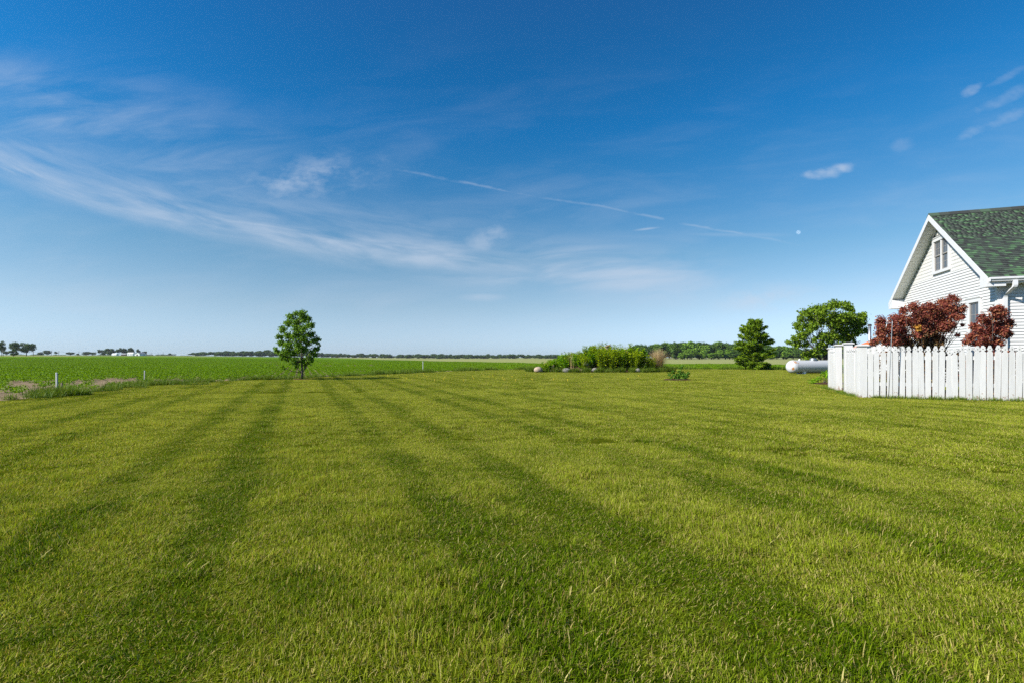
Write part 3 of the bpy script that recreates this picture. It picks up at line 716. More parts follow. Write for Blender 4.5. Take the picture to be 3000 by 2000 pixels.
# ------------------------------------------------------------------ picket fence
def picket_mesh(w_, h_, th=.019):
    a, n_ = w_ / 2, .0
    o_ = [(-a, 0), (a, 0), (a, h_ - .165), (a * .44, h_ - .135), (a * .48, h_ - .124), (a * .88, h_ - .100), (a * .86, h_ - .088), (a * .36, h_ - .006), (a * .28, h_), (-a * .28, h_), (-a * .36, h_ - .006), (-a * .86, h_ - .088), (-a * .88, h_ - .100), (-a * .48, h_ - .124), (-a * .44, h_ - .135), (-a, h_ - .165)]
    v, f = prism(o_, 'y', -th / 2, th / 2)
    ring = [(.011 * math.cos(q), h_ - .082 + .011 * math.sin(q)) for q in np.linspace(0, 6.283, 9)[:-1]]
    v2, f2 = prism(ring, 'y', -th / 2 - .0015, -th / 2 + .004)
    me = new_mesh('picket', *join([(v, f), (v2, f2)]), M['fence']); me.materials.append(M['dark'])
    bm = bmesh.new(); bm.from_mesh(me); bmesh.ops.recalc_face_normals(bm, faces=bm.faces)
    for fc in bm.faces:
        if fc.index >= len(f): fc.material_index = 1
    bm.to_mesh(me); bm.free(); return me
PK = [picket_mesh(.115, 1.325), picket_mesh(.111, 1.325), picket_mesh(.119, 1.325)]
def post(parent, loc, rz, h_, sz=.19, lean=(0, 0), cap=.255):
    v1, f1 = boxv(-sz / 2, sz / 2, -sz / 2, sz / 2, -.02, h_ - .03), BOXF
    o = box('post', (-sz / 2, sz / 2, -sz / 2, sz / 2, -.02, h_ - .03), M['fence'], parent, .006)
    o.location = loc; o.rotation_euler = (lean[0], lean[1], rz)
    c = cap / 2
    cp = [(-c, h_ - .03), (c, h_ - .03), (c, h_ - .004), (c - .03, h_ + .012), (-c + .03, h_ + .012), (-c, h_ - .004)]
    V = [(-c, -c, h_ - .03), (c, -c, h_ - .03), (c, c, h_ - .03), (-c, c, h_ - .03), (-c, -c, h_ - .002), (c, -c, h_ - .002), (c, c, h_ - .002), (-c, c, h_ - .002)]
    k_ = c - .04; V += [(-k_, -k_, h_ + .015), (k_, -k_, h_ + .015), (k_, k_, h_ + .015), (-k_, k_, h_ + .015)]
    Fc = [(3, 2, 1, 0), (0, 1, 5, 4), (1, 2, 6, 5), (2, 3, 7, 6), (3, 0, 4, 7), (4, 5, 9, 8), (5, 6, 10, 9), (6, 7, 11, 10), (7, 4, 8, 11), (8, 9, 10, 11)]
    mobj('cap', V, Fc, M['fence'], o); return o
rng = np.random.default_rng(3)
CP = np.array([9.20, 12.83, 0.0])
fen = empty('picket_fence', CP, -TH); tag(fen, 'weathered white picket fence run facing the lawn below the red shrubs', 'fence')
post(fen, (0, 0, 0), 0, 1.37)
def pickets(root, a, b, pitch, y=-.06, skip=(), hoff=None):
    n = int((b - a) / pitch) + 1
    for i in range(n):
        if i in skip: continue
        o = bpy.data.objects.new('picket', PK[rng.integers(0, 3)]); COL.objects.link(o); o.parent = root
        dz_ = rng.normal(0, .007); dz_ = (hoff or {}).get(i, dz_)
        o.location = (a + i * pitch + rng.normal(0, .005), y + rng.normal(0, .003), dz_); o.rotation_euler = (rng.normal(0, .005), rng.normal(0, .009), rng.normal(0, .02))
pickets(fen, .165, 5.2, .1365, y=-.075, hoff={12: -.085, 13: -.06})
box('rail', (.09, 5.3, -.062, -.024, .99, 1.08), M['fence'], fen); box('rail', (.09, 5.3, -.062, -.024, .32, .41), M['fence'], fen)
for xx in (2.35, 4.7): post(fen, (xx, .075, 0), 0, 1.30, .10, cap=.12)
SA = -R(22.5)                                                      # side run, going back from the corner post
du = np.array([math.sin(-SA), math.cos(SA), 0])
side = empty('picket_fence', CP + du * 0.0, 0); side.rotation_euler = (0, 0, math.pi / 2 + SA + math.pi)   # local -x runs back, front faces the left
side.location = CP + du * 1.43
tag(side, 'short white picket fence run between the corner post and the tallest gate post', 'fence')
post(side, (0, 0, 0), 0, 1.455)
pickets(side, .16, 1.26, .1365, y=-.075)
box('rail', (.095, 1.31, -.062, -.026, .99, 1.08), M['fence'], side); box('rail', (.095, 1.31, -.062, -.026, .32, .41), M['fence'], side)
far = empty('picket_fence', CP + du * 4.1 + np.array([.10, -.03, 0]), 0); far.rotation_euler = side.rotation_euler
tag(far, 'white picket fence run beyond the gate with a leaning capped post', 'fence')
post(far, (0, 0, 0), 0, 1.36); post(far, (1.00, 0, 0), 0, 1.44, lean=(0, R(-2.8)), sz=.175)
pickets(far, .16, .85, .1365, y=-.075)
box('rail', (.095, .92, -.062, -.026, .99, 1.08), M['fence'], far); box('rail', (.095, .92, -.062, -.026, .32, .41), M['fence'], far)
gate = empty('garden_gate', CP + du * 3.05 + np.array([.24, -.08, 0]), 0); gate.rotation_euler = (0, 0, side.rotation_euler[2] + R(168))
tag(gate, 'narrow white picket gate standing open beside the leaning post', 'gate')
pickets(gate, .06, .55, .1365, y=-.05)
box('rail', (.0, .60, -.038, -.002, .93, 1.02), M['fence'], gate); box('rail', (.0, .60, -.038, -.002, .30, .39), M['fence'], gate)
box('hinge', (-.06, .10, -.001, .004, .96, .985), M['dark'], gate)

src = [tall_clump('fence clump', 230 + k, 46, .10, .05, .16, .006, M['verge'], .6) for k in range(3)]
tt = rng.random(150); x1 = 9.2 + math.cos(TH) * 5.2 * tt + rng.normal(0, .03, 150); y1 = 12.83 - math.sin(TH) * 5.2 * tt - .13 + rng.normal(0, .04, 150)
tt = rng.random(70) * 4.2; x2 = 9.2 + du[0] * tt - .13 + rng.normal(0, .03, 70); y2 = 12.83 + du[1] * tt + .03 + rng.normal(0, .04, 70)
x, y = np.concatenate([x1, x2]), np.concatenate([y1, y2]); q = rng.uniform(.4, 1.1, len(x))
scatter('fence_grass', np.stack([x, y, 0 * x], -1), np.stack([0 * x, 0 * x, rng.uniform(0, 6.28, len(x))], -1), np.stack([q, q, q], -1), rng.integers(0, 3, len(x)), src, 'untrimmed grass along the foot of the picket fence', 'grass')
# ------------------------------------------------------------------ shrubs and trees near the house
def blobs(rng, lst, D, scale, ox, oy, depth, rmul=1.0, extra=1):
    """cluster centres read from the photograph, given their own depth round D"""
    C, Rr = [], []
    A = np.array(lst, float); cx0 = A[:, 0].mean(); hw = (A[:, 0].max() - A[:, 0].min()) / 2
    for x, y, r in lst:
        for e in range(extra):
            q = math.sqrt(max(.05, 1 - ((x - cx0) / (hw * 1.1)) ** 2)) * depth
            dd = rng.uniform(-1, 1) * q; De = D + dd; jx, jy = (0, 0) if e == 0 else rng.normal(0, .35, 2) * r
            C.append(px(ox + (x + jx) / scale, oy + (y + jy) / scale, De)); Rr.append(r * rmul / scale / F * De)
    return np.array(C), np.array(Rr)
def limbs(root, name, base, top_r, C, mt, trunk_pts, r0, r1, rng, start=.35, thin=.012):
    n = len(trunk_pts); trunk = mobj('trunk', *tube(trunk_pts, list(np.linspace(r0, r1, n)), 9), mt, root, smooth=True); parts = []
    T = np.array(trunk_pts, float)
    for c in C:
        zt = base[2] + (c[2] - base[2]) * rng.uniform(start, .75); i = np.argmin(np.abs(T[:, 2] - zt)); p0 = T[i]
        mid = p0 * .45 + c * .55 + np.array([0, 0, -.08 * np.linalg.norm(c - p0)])
        rr_ = max(thin, r0 * .35 * (1 - (zt - base[2]) / max(.1, T[-1, 2] - base[2] + .2)))
        parts.append(tube([p0, mid, c], [rr_, rr_ * .7, thin * .5], 5))
    mobj('limb', *join(parts), mt, trunk, smooth=True); return trunk

def local(C, base): return C - np.array(base)

# maple on the lawn's far edge
rng = np.random.default_rng(11)
ML = [(1090,240,90),(1000,230,62),(890,290,80),(880,400,100),(1010,370,110),(1140,340,110),(1230,340,68),(1240,450,90),(1000,500,100),(780,530,88),(1110,540,100),(740,640,70),(860,620,105),(990,640,105),(1290,600,95),(1130,660,105),(760,740,80),(880,760,110),(1030,770,115),(1200,740,95),(1320,720,68),(1420,690,48),(1390,760,45),(640,850,52),(690,910,62),(760,950,80),(870,900,100),(1000,890,95),(1150,870,90),(1280,900,80),(1390,860,58),(740,1010,60),(850,1020,88),(970,1050,80),(1250,1010,95),(1350,960,60),(1010,1120,75),(1140,1060,60),(1240,1080,66),(770,1165,42),(1000,1165,48),(1170,1160,48)]
b0 = px(885, 1110.5, 23.4); b0[2] = 0
root = empty('maple_tree', b0); tag(root, 'young round-headed maple standing alone at the far edge of the lawn', 'tree')
C, Rr = blobs(rng, ML, 23.4, 6.03, 700, 880, 1.05, .92, 2); C = local(C, b0)
P, N = cluster_leaves(rng, C, Rr, 2500, .1, .9, .45, .3)
crown_obj('crown', rng, P, N, .086, M['maple'], root, .8)
tp = [(0, 0, -.05), (.005, 0, .3), (-.01, 0, .8), (-.03, .02, 1.4), (-.06, 0, 2.0), (-.1, .02, 2.6), (-.12, 0, 3.05)]
limbs(root, 'x', (0, 0, 0), 0, C[::2], M['bark'], tp, .062, .012, rng, .4, .008)
mr = mobj('mulch_ring', *tube([(b0[0], b0[1], .0), (b0[0], b0[1], .03)], [.42, .30], 18), M['mulch']); tag(mr, 'ring of dark mulch round the maple trunk', 'mulch')

# garden tree behind the gas tank
rng = np.random.default_rng(12)
BL = [(1880,150,80),(1780,190,80),(2000,160,80),(2060,210,60),(1600,230,88),(1690,260,88),(1480,280,80),(1390,340,60),(1560,340,105),(1700,370,100),(1850,320,115),(1980,330,110),(2100,310,90),(2220,320,80),(2280,290,40),(1330,430,58),(1430,450,78),(1560,460,74),(2250,420,70),(2130,430,105),(1880,470,95),(2000,500,100),(1450,560,66),(1520,520,56),(1300,620,58),(1390,640,66),(1220,670,42),(1830,560,78),(1900,620,80),(2050,600,98),(2180,520,78),(2290,500,48),(1330,700,66),(1470,700,56),(1580,650,44),(1640,740,56),(1520,790,64),(1450,840,48),(1600,830,46),(1820,680,58),(1950,710,80),(2080,700,66),(1480,895,44),(1370,390,18),(1345,245,12),(2100,230,40),(1700,800,50),(1680,570,70),(1770,640,60),(1690,690,50)]
DB = 34.5; b0 = px(2050 + 1735 / 4.704, 1090, DB); b0[2] = 0
root = empty('garden_tree', b0); tag(root, 'spreading broadleaf tree with several stems behind the white gas tank', 'tree')
C, Rr = blobs(rng, BL, DB, 4.704, 2050, 860, 2.0, .98, 3); C = local(C, b0)
P, N = cluster_leaves(rng, C, Rr, 820, .1, .85, .45, .3)
crown_obj('crown', rng, P, N, .15, M['broad'], root, .7)
for k, (ex_, ey_, hz) in enumerate(((-1.4, .3, 2.6), (-.5, -.4, 3.0), (.5, .4, 3.2), (1.4, -.2, 2.8), (-.1, .5, 2.9))):
    tp = [(0.04 * k - .08, 0, -.05), (ex_ * .12, ey_ * .12, .6), (ex_ * .4, ey_ * .5, 1.4), (ex_ * .75, ey_ * .8, 2.1), (ex_, ey_, hz)]
    sel = [c for c in C[::2] if np.hypot(c[0] - ex_, c[1] - ey_) < 1.5][:16]
    limbs(root, 'x', (0, 0, 0), 0, sel, M['barkdark'], tp, .085, .02, rng, .3, .014)

# conifer
rng = np.random.default_rng(13)
b0 = px(2207, 1081, 42.0); b0[2] = 0
root = empty('conifer_tree', b0); tag(root, 'bushy bright green conifer between the shrub island and the gas tank', 'tree')
HT = 4.25; mobj('trunk', *tube([(0, 0, -.05), (0, .02, 1.5), (.03, 0, 3), (.08, 0, 4.1)], [.10, .075, .04, .01], 8), M['barkdark'], root, smooth=True)
P, N, A, br = [], [], [], []
prof = lambda q: np.interp(q, [0, .06, .2, .35, .5, .62, .75, .88, 1.0], [.75, 1.45, 1.55, 1.75, 1.45, 1.35, .95, .55, .15])
for i in range(150):
    q = rng.uniform(.01, .97) ** 1.05; z0 = q * HT; an = rng.uniform(0, 6.283); L = prof(q) * rng.uniform(.68, 1.12)
    dr = np.array([math.cos(an), math.sin(an), 0]); rise = np.interp(q, [0, .5, 1], [-.05, .22, .85])
    tip = dr * L + np.array([0, 0, z0 + rise * L]); st = np.array([0, 0, z0 - .1 * L])
    br.append(tube([st, (st + tip) / 2 + np.array([0, 0, -.06]), tip], [.022, .014, .005], 4))
    n = int(95 * L + 20); tt = rng.random(n) ** .7 * .88 + .12; sp = (.10 + .26 * (1 - tt)) * min(1, L)
    c = st + (tip - st) * tt[:, None] + rng.normal(size=(n, 3)) * sp[:, None] * np.array([.6, .6, .35])
    P.append(c); N.append(rng.normal(size=(n, 3)) * .6 + np.array([0, 0, .75])); A.append(np.tile(dr + np.array([0, 0, rise + .25]), (n, 1)))
for i in range(9):
    an = rng.uniform(0, 6.28); rr_ = rng.uniform(.1, .5); z0 = HT * rng.uniform(.74, .9); L = rng.uniform(.45, .8); st = np.array([math.cos(an) * rr_, math.sin(an) * rr_, z0]); dr = np.array([math.cos(an) * .35, math.sin(an) * .35, 1.0])
    tt = rng.random(40); P.append(st + dr * L * tt[:, None] + rng.normal(size=(40, 3)) * .035); N.append(rng.normal(size=(40, 3))); A.append(np.tile(dr, (40, 1)))
mobj('branch', *join(br), M['barkdark'], root, smooth=True)
P, N, A = map(np.concatenate, (P, N, A)); crown_obj('crown', rng, P, N, .20, M['spruce'], root, .26, along=A)

# red smokebushes
def smokebush(name, lst, D, seed, label, depth, stemx):
    rng = np.random.default_rng(seed); b0 = px(stemx, 1160, D); b0[2] = 0
    root = empty(name, b0); tag(root, label, 'shrub', 'maroon shrubs behind the picket fence')
    C, Rr = blobs(rng, lst, D, 3.92, 2400, 840, depth, 1.0, 3); C = local(C, b0)
    low = [( (x - stemx) / F * D + rng.normal(0, .1), rng.normal(0, .4), z) for x in np.linspace(min(a for a, _, _ in lst) / 3.92 + 2410, max(a for a, _, _ in lst) / 3.92 + 2390, 9) for z in (.22, .5, .8, 1.05)]
    C = np.concatenate([C, np.array(low)]); Rr = np.concatenate([Rr, np.full(len(low), .22)])
    P, N = cluster_leaves(rng, C, Rr, 6500, .1, .95, .4, .3)
    zz = P[:, 2] + rng.normal(0, .16, len(P)) - .35 * np.clip(np.sin(P[:, 0] * 2.3 + 1), -1, .4); up_ = zz > np.quantile(zz, .42)
    crown_obj('crown', rng, P[up_], N[up_], .050, M['red'], root, .8)
    crown_obj('lower_leaves', rng, P[~up_], N[~up_], .050, M['redlow'], root, .8)['label'] = 'bronze green lower leaves'
    parts = []
    for c in C[::2]:
        s0 = np.array([rng.normal(0, .12), rng.normal(0, .12), 0]); m_ = s0 * .5 + c * .5 + np.array([0, 0, .12])
        parts.append(tube([s0, m_, c], [.016, .011, .004], 4))
    mobj('stem', *join(parts), M['barkdark'], root, smooth=True); return root, C, rng
RB = [(1530,130,46),(1570,150,42),(1400,170,58),(1460,220,80),(1270,230,60),(1350,270,80),(1550,260,78),(1640,250,40),(1080,250,66),(960,280,50),(1170,260,58),(1130,330,80),(1250,340,80),(1420,350,100),(1570,350,70),(860,370,60),(960,390,80),(1060,420,80),(740,410,58),(700,480,60),(820,470,80),(940,500,90),(1180,450,90),(1320,460,100),(1450,470,84),(1530,430,54),(720,560,70),(860,580,80),(1000,600,80),(1140,570,90),(1280,590,90),(1390,600,70),(640,630,54),(760,640,60),(900,650,60),(1050,660,60),(1200,650,70),(1340,660,66),(1640,350,30),(1650,440,24),(1600,560,26)]
r1, C1, rr1 = smokebush('red_shrub', RB, 14.3, 21, 'large maroon-leaved shrub behind the fence under the gable wall', .75, 2690)
oc = np.array(px(2400 + 1130 / 3.92, 840 + 470 / 3.92, 13.55)) - np.array(r1.location)
P, N = cluster_leaves(rr1, [oc, oc + np.array([.03, -.02, -.06])], [.085, .06], 6000, .1, .8); crown_obj('yellowed_leaves', rr1, P, N, .06, M['ochre'], r1, .8)['label'] = 'small patch of yellow dying leaves'
RS = [(2080,250,46),(2000,260,46),(2120,310,56),(2020,340,68),(1850,370,46),(1920,400,68),(2150,390,58),(2200,400,34),(2060,430,80),(1780,450,46),(1840,490,66),(1960,500,78),(2110,500,66),(1760,560,56),(1880,590,68),(2010,600,66),(2130,560,46),(2200,550,36),(1710,630,50),(1820,660,58),(1940,660,58),(2070,650,58)]
smokebush('red_shrub', RS, 13.7, 22, 'smaller maroon-leaved shrub behind the fence at the house corner', .5, 2895)

# shepherd's hook in front of the fence
hb = np.array(px(2603, 1166, 12.35)); hb[2] = 0
pth = [(0, 0, -.05)] + [(.10 * q, 0, 2.0 * q) for q in (.3, .6, .9, .97)]
top = np.array([.10, 0, 1.93])
arc = [tuple(top + np.array([-.07 + .07 * math.cos(a_), 0, .085 * math.sin(a_)])) for a_ in np.linspace(.2, math.pi + .25, 9)]
arc += [(arc[-1][0] - .015, 0, arc[-1][2] - .07), (arc[-1][0] - .035, 0, arc[-1][2] - .13)]
hk = fixn(mobj('shepherd_hook', *tube(pth + arc, .0085, 7), M['metal'], smooth=True)); hk.location = hb
tag(hk, 'thin grey metal garden hook pole leaning in front of the white fence', 'garden hook')

# mulch bed behind the fence and by the gate
def patch_poly(cx, cy_, rx, ry, seed, n=26):
    r_ = np.random.default_rng(seed); return [(cx + rx * math.cos(a_) * r_.uniform(.85, 1.1), cy_ + ry * math.sin(a_) * r_.uniform(.85, 1.1), .012) for a_ in np.linspace(0, 6.283, n, endpoint=False)]
def mulch(cx, cy_, rx, ry, seed, label):
    pts = patch_poly(cx, cy_, rx, ry, seed); n = len(pts)
    V = pts + [(cx + (x - cx) * .8, cy_ + (y - cy_) * .8, .05) for x, y, z in pts] + [(cx, cy_, .06)]
    Fc = [(i, (i + 1) % n, n + (i + 1) % n, n + i) for i in range(n)] + [(n + i, n + (i + 1) % n, 2 * n) for i in range(n)]
    return tag(fixn(mobj('mulch_bed', V, Fc, M['mulch'], smooth=True)), label, 'mulch')
# bed strip between the fence and the house
hv = np.array([math.cos(TH), -math.sin(TH), 0]); hu = np.array([math.sin(TH), math.cos(TH), 0])
q = [CP + hv * a_ + hu * b_ for a_, b_ in ((.0, .02), (5.4, -.10), (5.4, 2.6), (1.0, 2.4))]
v = [(a_[0], a_[1], .02) for a_ in q]
tag(mobj('mulch_bed', v, [(0, 1, 2, 3)], M['mulch']), 'dark mulch bed under the maroon shrubs behind the fence', 'mulch')
jb = np.array(px(2412, 1098, 19.4)); jb[2] = 0
mulch(jb[0] + .35, jb[1] - .2, .8, .5, 41, 'dark mulch beside the last fence post')
rng = np.random.default_rng(42); root = empty('low_shrub', jb); tag(root, 'low green shrub on mulch beside the last fence post', 'shrub')
C = np.array([(-.35, 0, .12), (-.1, .1, .22), (.1, -.1, .30), (.25, .1, .45), (.1, .1, .38), (-.5, -.05, .08), (.4, 0, .6), (.3, -.1, .25), (.5, .1, .4)]); Rr = np.full(len(C), .16)
P, N = cluster_leaves(rng, C, Rr, 2600, .1, .7, .6); crown_obj('foliage', rng, P, N, .075, M['leafA'], root, .45)
mobj('stem', *join([tube([(0, 0, 0), c], [.012, .004], 4) for c in C]), M['barkdark'], root)

# ------------------------------------------------------------------ gas tank
tb = np.array(px(2322, 1093, 31.0)); tb[2] = .0; AX = math.atan2(.28, .96)
tank = empty('gas_tank', tb, AX); tag(tank, 'white rust-stained propane gas tank lying at the lawn edge', 'gas tank')
TR, TL = .405, 3.3; prof_ = [(-.36 * math.cos(a_), TR * math.sin(a_)) for a_ in np.linspace(0.02, math.pi / 2, 9)] + [(TL * q, TR) for q in (.02, .33, .66, .98)] + [(TL + .36 * math.sin(a_), TR * math.cos(a_)) for a_ in np.linspace(0, math.pi / 2 - .02, 9)]
NS = 32; V = [(x_, r_ * math.cos(2 * math.pi * k / NS), r_ * math.sin(2 * math.pi * k / NS)) for x_, r_ in prof_ for k in range(NS)]
Fc = [(i * NS + k, i * NS + (k + 1) % NS, (i + 1) * NS + (k + 1) % NS, (i + 1) * NS + k) for i in range(len(prof_) - 1) for k in range(NS)] + [tuple(range(NS))[::-1], tuple(range((len(prof_) - 1) * NS, len(prof_) * NS))]
o = fixn(mobj('shell', V, Fc, M['tank'], tank, smooth=True)); o.location = (0, 0, .455)
for x_ in (.0, TL): 
    o = fixn(mobj('weld_band', *tube([(x_ - .012, 0, 0), (x_ + .012, 0, 0)], TR + .004, 32), M['tank'], tank, smooth=False)); o.location = (0, 0, .455)
for x_ in (.7, 2.6): box('foot', (x_ - .08, x_ + .08, -.28, .28, -.02, .24), M['white'], tank)
def lathe(prof, n=16):
    V = [(r_ * math.cos(2 * math.pi * k / n), r_ * math.sin(2 * math.pi * k / n), z_) for r_, z_ in prof for k in range(n)]
    Fc = [(i * n + k, i * n + (k + 1) % n, (i + 1) * n + (k + 1) % n, (i + 1) * n + k) for i in range(len(prof) - 1) for k in range(n)] + [tuple(range((len(prof) - 1) * n, len(prof) * n))]
    return V, Fc
o = fixn(mobj('valve_dome', *lathe([(.19, 0), (.19, .10), (.17, .14), (.10, .165), (.01, .17)]), M['metal'], tank, smooth=True)); o.location = (1.65, 0, .845)
o = fixn(mobj('relief_cap', *lathe([(.05, 0), (.05, .07), (.03, .10), (.002, .11)]), M['white'], tank, smooth=True)); o.location = (.55, 0, .845)

# orange-roofed shed with a flue, glimpsed past the tree
sb = np.array(px(2578, 1092, 27.0)); sb[2] = 0
shed = empty('garden_shed', sb, R(-24)); tag(shed, 'small shed with an orange roof and metal flue, behind the garden tree', 'shed')
v, f = prism([(-1.1, 0), (1.1, 0), (1.1, 1.55), (0, 2.05), (-1.1, 1.55)], 'y', -.8, .8); fixn(mobj('wall', v, f, M['white'], shed))
for s_ in (-1, 1):
    v, f = prism([(0, 2.06), (s_ * 1.3, 1.47), (s_ * 1.3, 1.51), (0, 2.11)], 'y', -.95, .95); fixn(mobj('roof', v, f, M['orange'], shed))
box('door', (-.35, .35, -.83, -.802, .02, 1.35), M['trim'], shed)
fl = fixn(mobj('flue', *lathe([(.075, 0), (.075, 1.0)], 14), M['metal'], shed, smooth=True)); fl.location = (-.45, .1, 1.75)
cp_ = fixn(mobj('flue_cap', *lathe([(.10, 0), (.10, .09), (.04, .12)], 14), M['dark'], fl, smooth=True)); cp_.location = (0, 0, 1.02)

# ------------------------------------------------------------------ planting island
rng = np.random.default_rng(50)
ic = np.array(px(1752, 1090, 36.0)); ic[2] = 0
n = 40; V = [(ic[0] + 4.9 * q * math.cos(a_), ic[1] + 2.0 * q * math.sin(a_), z_) for q, z_ in ((1, -.01), (.8, .12), (.45, .34), (.2, .42)) for a_ in np.linspace(0, 6.283, n, endpoint=False)] + [(ic[0], ic[1], .44)]
Fc = [(i * n + k, i * n + (k + 1) % n, (i + 1) * n + (k + 1) % n, (i + 1) * n + k) for i in range(3) for k in range(n)] + [(3 * n + k, 3 * n + (k + 1) % n, 4 * n) for k in range(n)]
tag(fixn(mobj('planting_mound', V, Fc, M['mulch'], smooth=True)), 'low earth mound of the planted island in the lawn', kind='structure')
def moundz(x, y):
    q = math.hypot((x - ic[0]) / 4.9, (y - ic[1]) / 2.0); return float(np.interp(q, [0, .2, .45, .8, 1, 2], [.44, .42, .34, .12, 0, 0]))
def leafy_plant(seed, h_, w_, n_st, n_lf, size, aspect, mt, feather=False):
    rng = np.random.default_rng(seed); P, N, A, st = [], [], [], []
    for i in range(n_st):
        an = rng.uniform(0, 6.283); ln = rng.uniform(0, w_ * .5); hh = h_ * rng.uniform(.65, 1.05)
        tip = np.array([math.cos(an) * ln, math.sin(an) * ln, hh]); b_ = np.array([math.cos(an), math.sin(an), 0]) * ln * .35
        mid = (tip + b_) / 2 + np.array([math.cos(an), math.sin(an), 0]) * ln * -.08
        st.append(tube([b_, mid, tip], [.011, .008, .003], 4)); tt = rng.random(n_lf) ** .75 * .9 + .1
        c = b_ + (tip - b_) * tt[:, None]; sp = size * (.55 if not feather else .9); a2 = rng.uniform(0, 6.283, n_lf); o_ = np.stack([np.cos(a2), np.sin(a2), rng.uniform(-.1, .5, n_lf)], -1)
        P.append(c + o_ * sp * rng.uniform(.4, 1.1, (n_lf, 1))); N.append(np.stack([-np.cos(a2) * .3, -np.sin(a2) * .3, 0 * a2 + 1], -1) + rng.normal(size=(n_lf, 3)) * .4); A.append(o_)
    P, N, A = map(np.concatenate, (P, N, A)); V, Fc = leaves(rng, P, N, size, aspect, along=A)
    return new_mesh('foliage', V, Fc, mt, attrs={'tone': np.repeat(rng.random(len(P)), 4)}), new_mesh('stem', *join(st), M['verge'])
KA = [leafy_plant(300 + k, 1.15, .75, 9, 26, .15, .5, M['leafA']) for k in range(4)]
KB = [leafy_plant(320 + k, 1.15, .80, 20, 40, .085, .3, M['leafB'], True) for k in range(4)]
def plant(name, kit, x, y, s, label, cat, group, z=None, rz=None):
    r_ = empty(name, (x, y, moundz(x, y) - .01 if z is None else z), rng.uniform(0, 6.28) if rz is None else rz); r_.scale = s if hasattr(s, '__len__') else (s, s, s); tag(r_, label, cat, group)
    for me, nm in zip(kit, ('foliage', 'stem')):
        o = bpy.data.objects.new(nm, me); COL.objects.link(o); o.parent = r_
    return r_
envl = lambda xp: np.interp(xp, [1570, 1600, 1640, 1680, 1720, 1780, 1830, 1880, 1905, 1930], [.45, .82, 1.18, 1.42, 1.70, 1.92, 1.88, 1.74, 1.52, .9])
for i in range(92):
    xp = rng.uniform(1580, 1925); D = 36 + rng.uniform(-1.5, 1.5); x_, y_ = (xp - 1500) / F * D, D
    hgt = max(.3, envl(xp) - moundz(x_, y_)) * rng.uniform(.70, 1.14) * (1.0 if D > 35.2 else .8); fb = rng.random() < np.interp(xp, [1600, 1700, 1760, 1930], [.15, .3, .75, .8])
    kit = (KB if fb else KA)[rng.integers(0, 4)]; s = hgt / 1.15; sx_ = max(.8, s) * rng.uniform(1.0, 1.3)
    if fb: plant('feathery_perennial', kit, x_, y_, (sx_, sx_, s), 'feathery yellow-green perennial growing in the planted island', 'plant', 'yellow-green perennials of the island')
    else: plant('broadleaf_perennial', kit, x_, y_, (sx_, sx_, s), 'bright green broad-leaved perennial growing in the planted island', 'plant', 'broad-leaved perennials of the island')
sk = [tall_clump('skirt', 400 + k, 120, .25, .25, .62, .018, M['verge'], .5) for k in range(3)]
a_ = rng.uniform(0, 6.283, 420); q = rng.normal(1.0, .05, 420); x, y = ic[0] + 4.9 * q * np.cos(a_), ic[1] + 2.05 * q * np.sin(a_)
s = rng.uniform(.35, .85, 420); scatter('island_grass', np.stack([x, y, 0 * x], -1), np.stack([0 * x, 0 * x, a_ * 7], -1), np.stack([s, s, s], -1), rng.integers(0, 3, 420), sk, 'long unmown grass skirting the planted island', 'grass')
# dry ornamental grass
gb = np.array(px(1927, 1086, 35.6)); gb[2] = 0
root = empty('ornamental_grass', gb); tag(root, 'clump of tan dry ornamental grass at one end of the planted island', 'grass clump')
o = bpy.data.objects.new('dry_blades', tall_clump('dry_blades', 430, 1500, .30, 1.0, 1.80, .011, M['straw'], .33)); link(o, root)
o = bpy.data.objects.new('green_blades', tall_clump('green_blades', 431, 700, .34, .4, 1.05, .014, M['verge'], .42)); link(o, root)
for k, (xp, hh) in enumerate(((1597, .9), (1675, 1.45), (1760, 1.75), (1835, 1.95), (1610, .75), (1845, 1.7))):
    D = 35.5 + rng.uniform(-.5, 1); x_ = (xp - 1500) / F * D; r_ = empty('dry_stalks', (x_, D, moundz(x_, D) - .02)); tag(r_, 'wisp of thin dry stalks sticking out of the planted island', 'dry stalks', 'dry stalks of the island')
    o = bpy.data.objects.new('stalk', tall_clump('stalk', 440 + k, 16, .12, hh * .7, hh, .010, M['straw'], .14)); link(o, r_)
# boulders
def boulder(loc, s, seed, label):
    rg = np.random.default_rng(seed); bm = bmesh.new(); bmesh.ops.create_icosphere(bm, subdivisions=3, radius=.5)
    dirs = norm(rg.normal(size=(9, 3))); am = rg.uniform(-.12, .10, 9)
    for v_ in bm.verts:
        n_ = v_.co.normalized(); k_ = 1 + sum(a_ * max(0, n_.dot(Vector(d_))) ** 2 for a_, d_ in zip(am, dirs)); v_.co *= k_
        if v_.co.z < -.2: v_.co.z = -.2 + (v_.co.z + .2) * .3
    me = bpy.data.meshes.new('boulder'); bm.to_mesh(me); bm.free(); me.materials.append(M['rocktan' if seed in (1, 3) else 'rock']); me.polygons.foreach_set('use_smooth', np.ones(len(me.polygons), bool))
    o = link(bpy.data.objects.new('boulder', me)); o.location = loc; o.scale = s; o.rotation_euler = (0, 0, rg.uniform(0, 6)); return tag(o, label, 'boulder', 'boulders edging the planted island')
def at_ground(xp, D, z=0): return ((xp - 1500) / F * D, D, z)
boulder(at_ground(1577, 34.3, .15), (.62, .5, .50), 1, 'rounded tan boulder at the thin end of the planted island')
boulder(at_ground(1660, 34.25, .10), (.66, .45, .40), 2, 'flat grey boulder half hidden in grass, next along from the tan one')
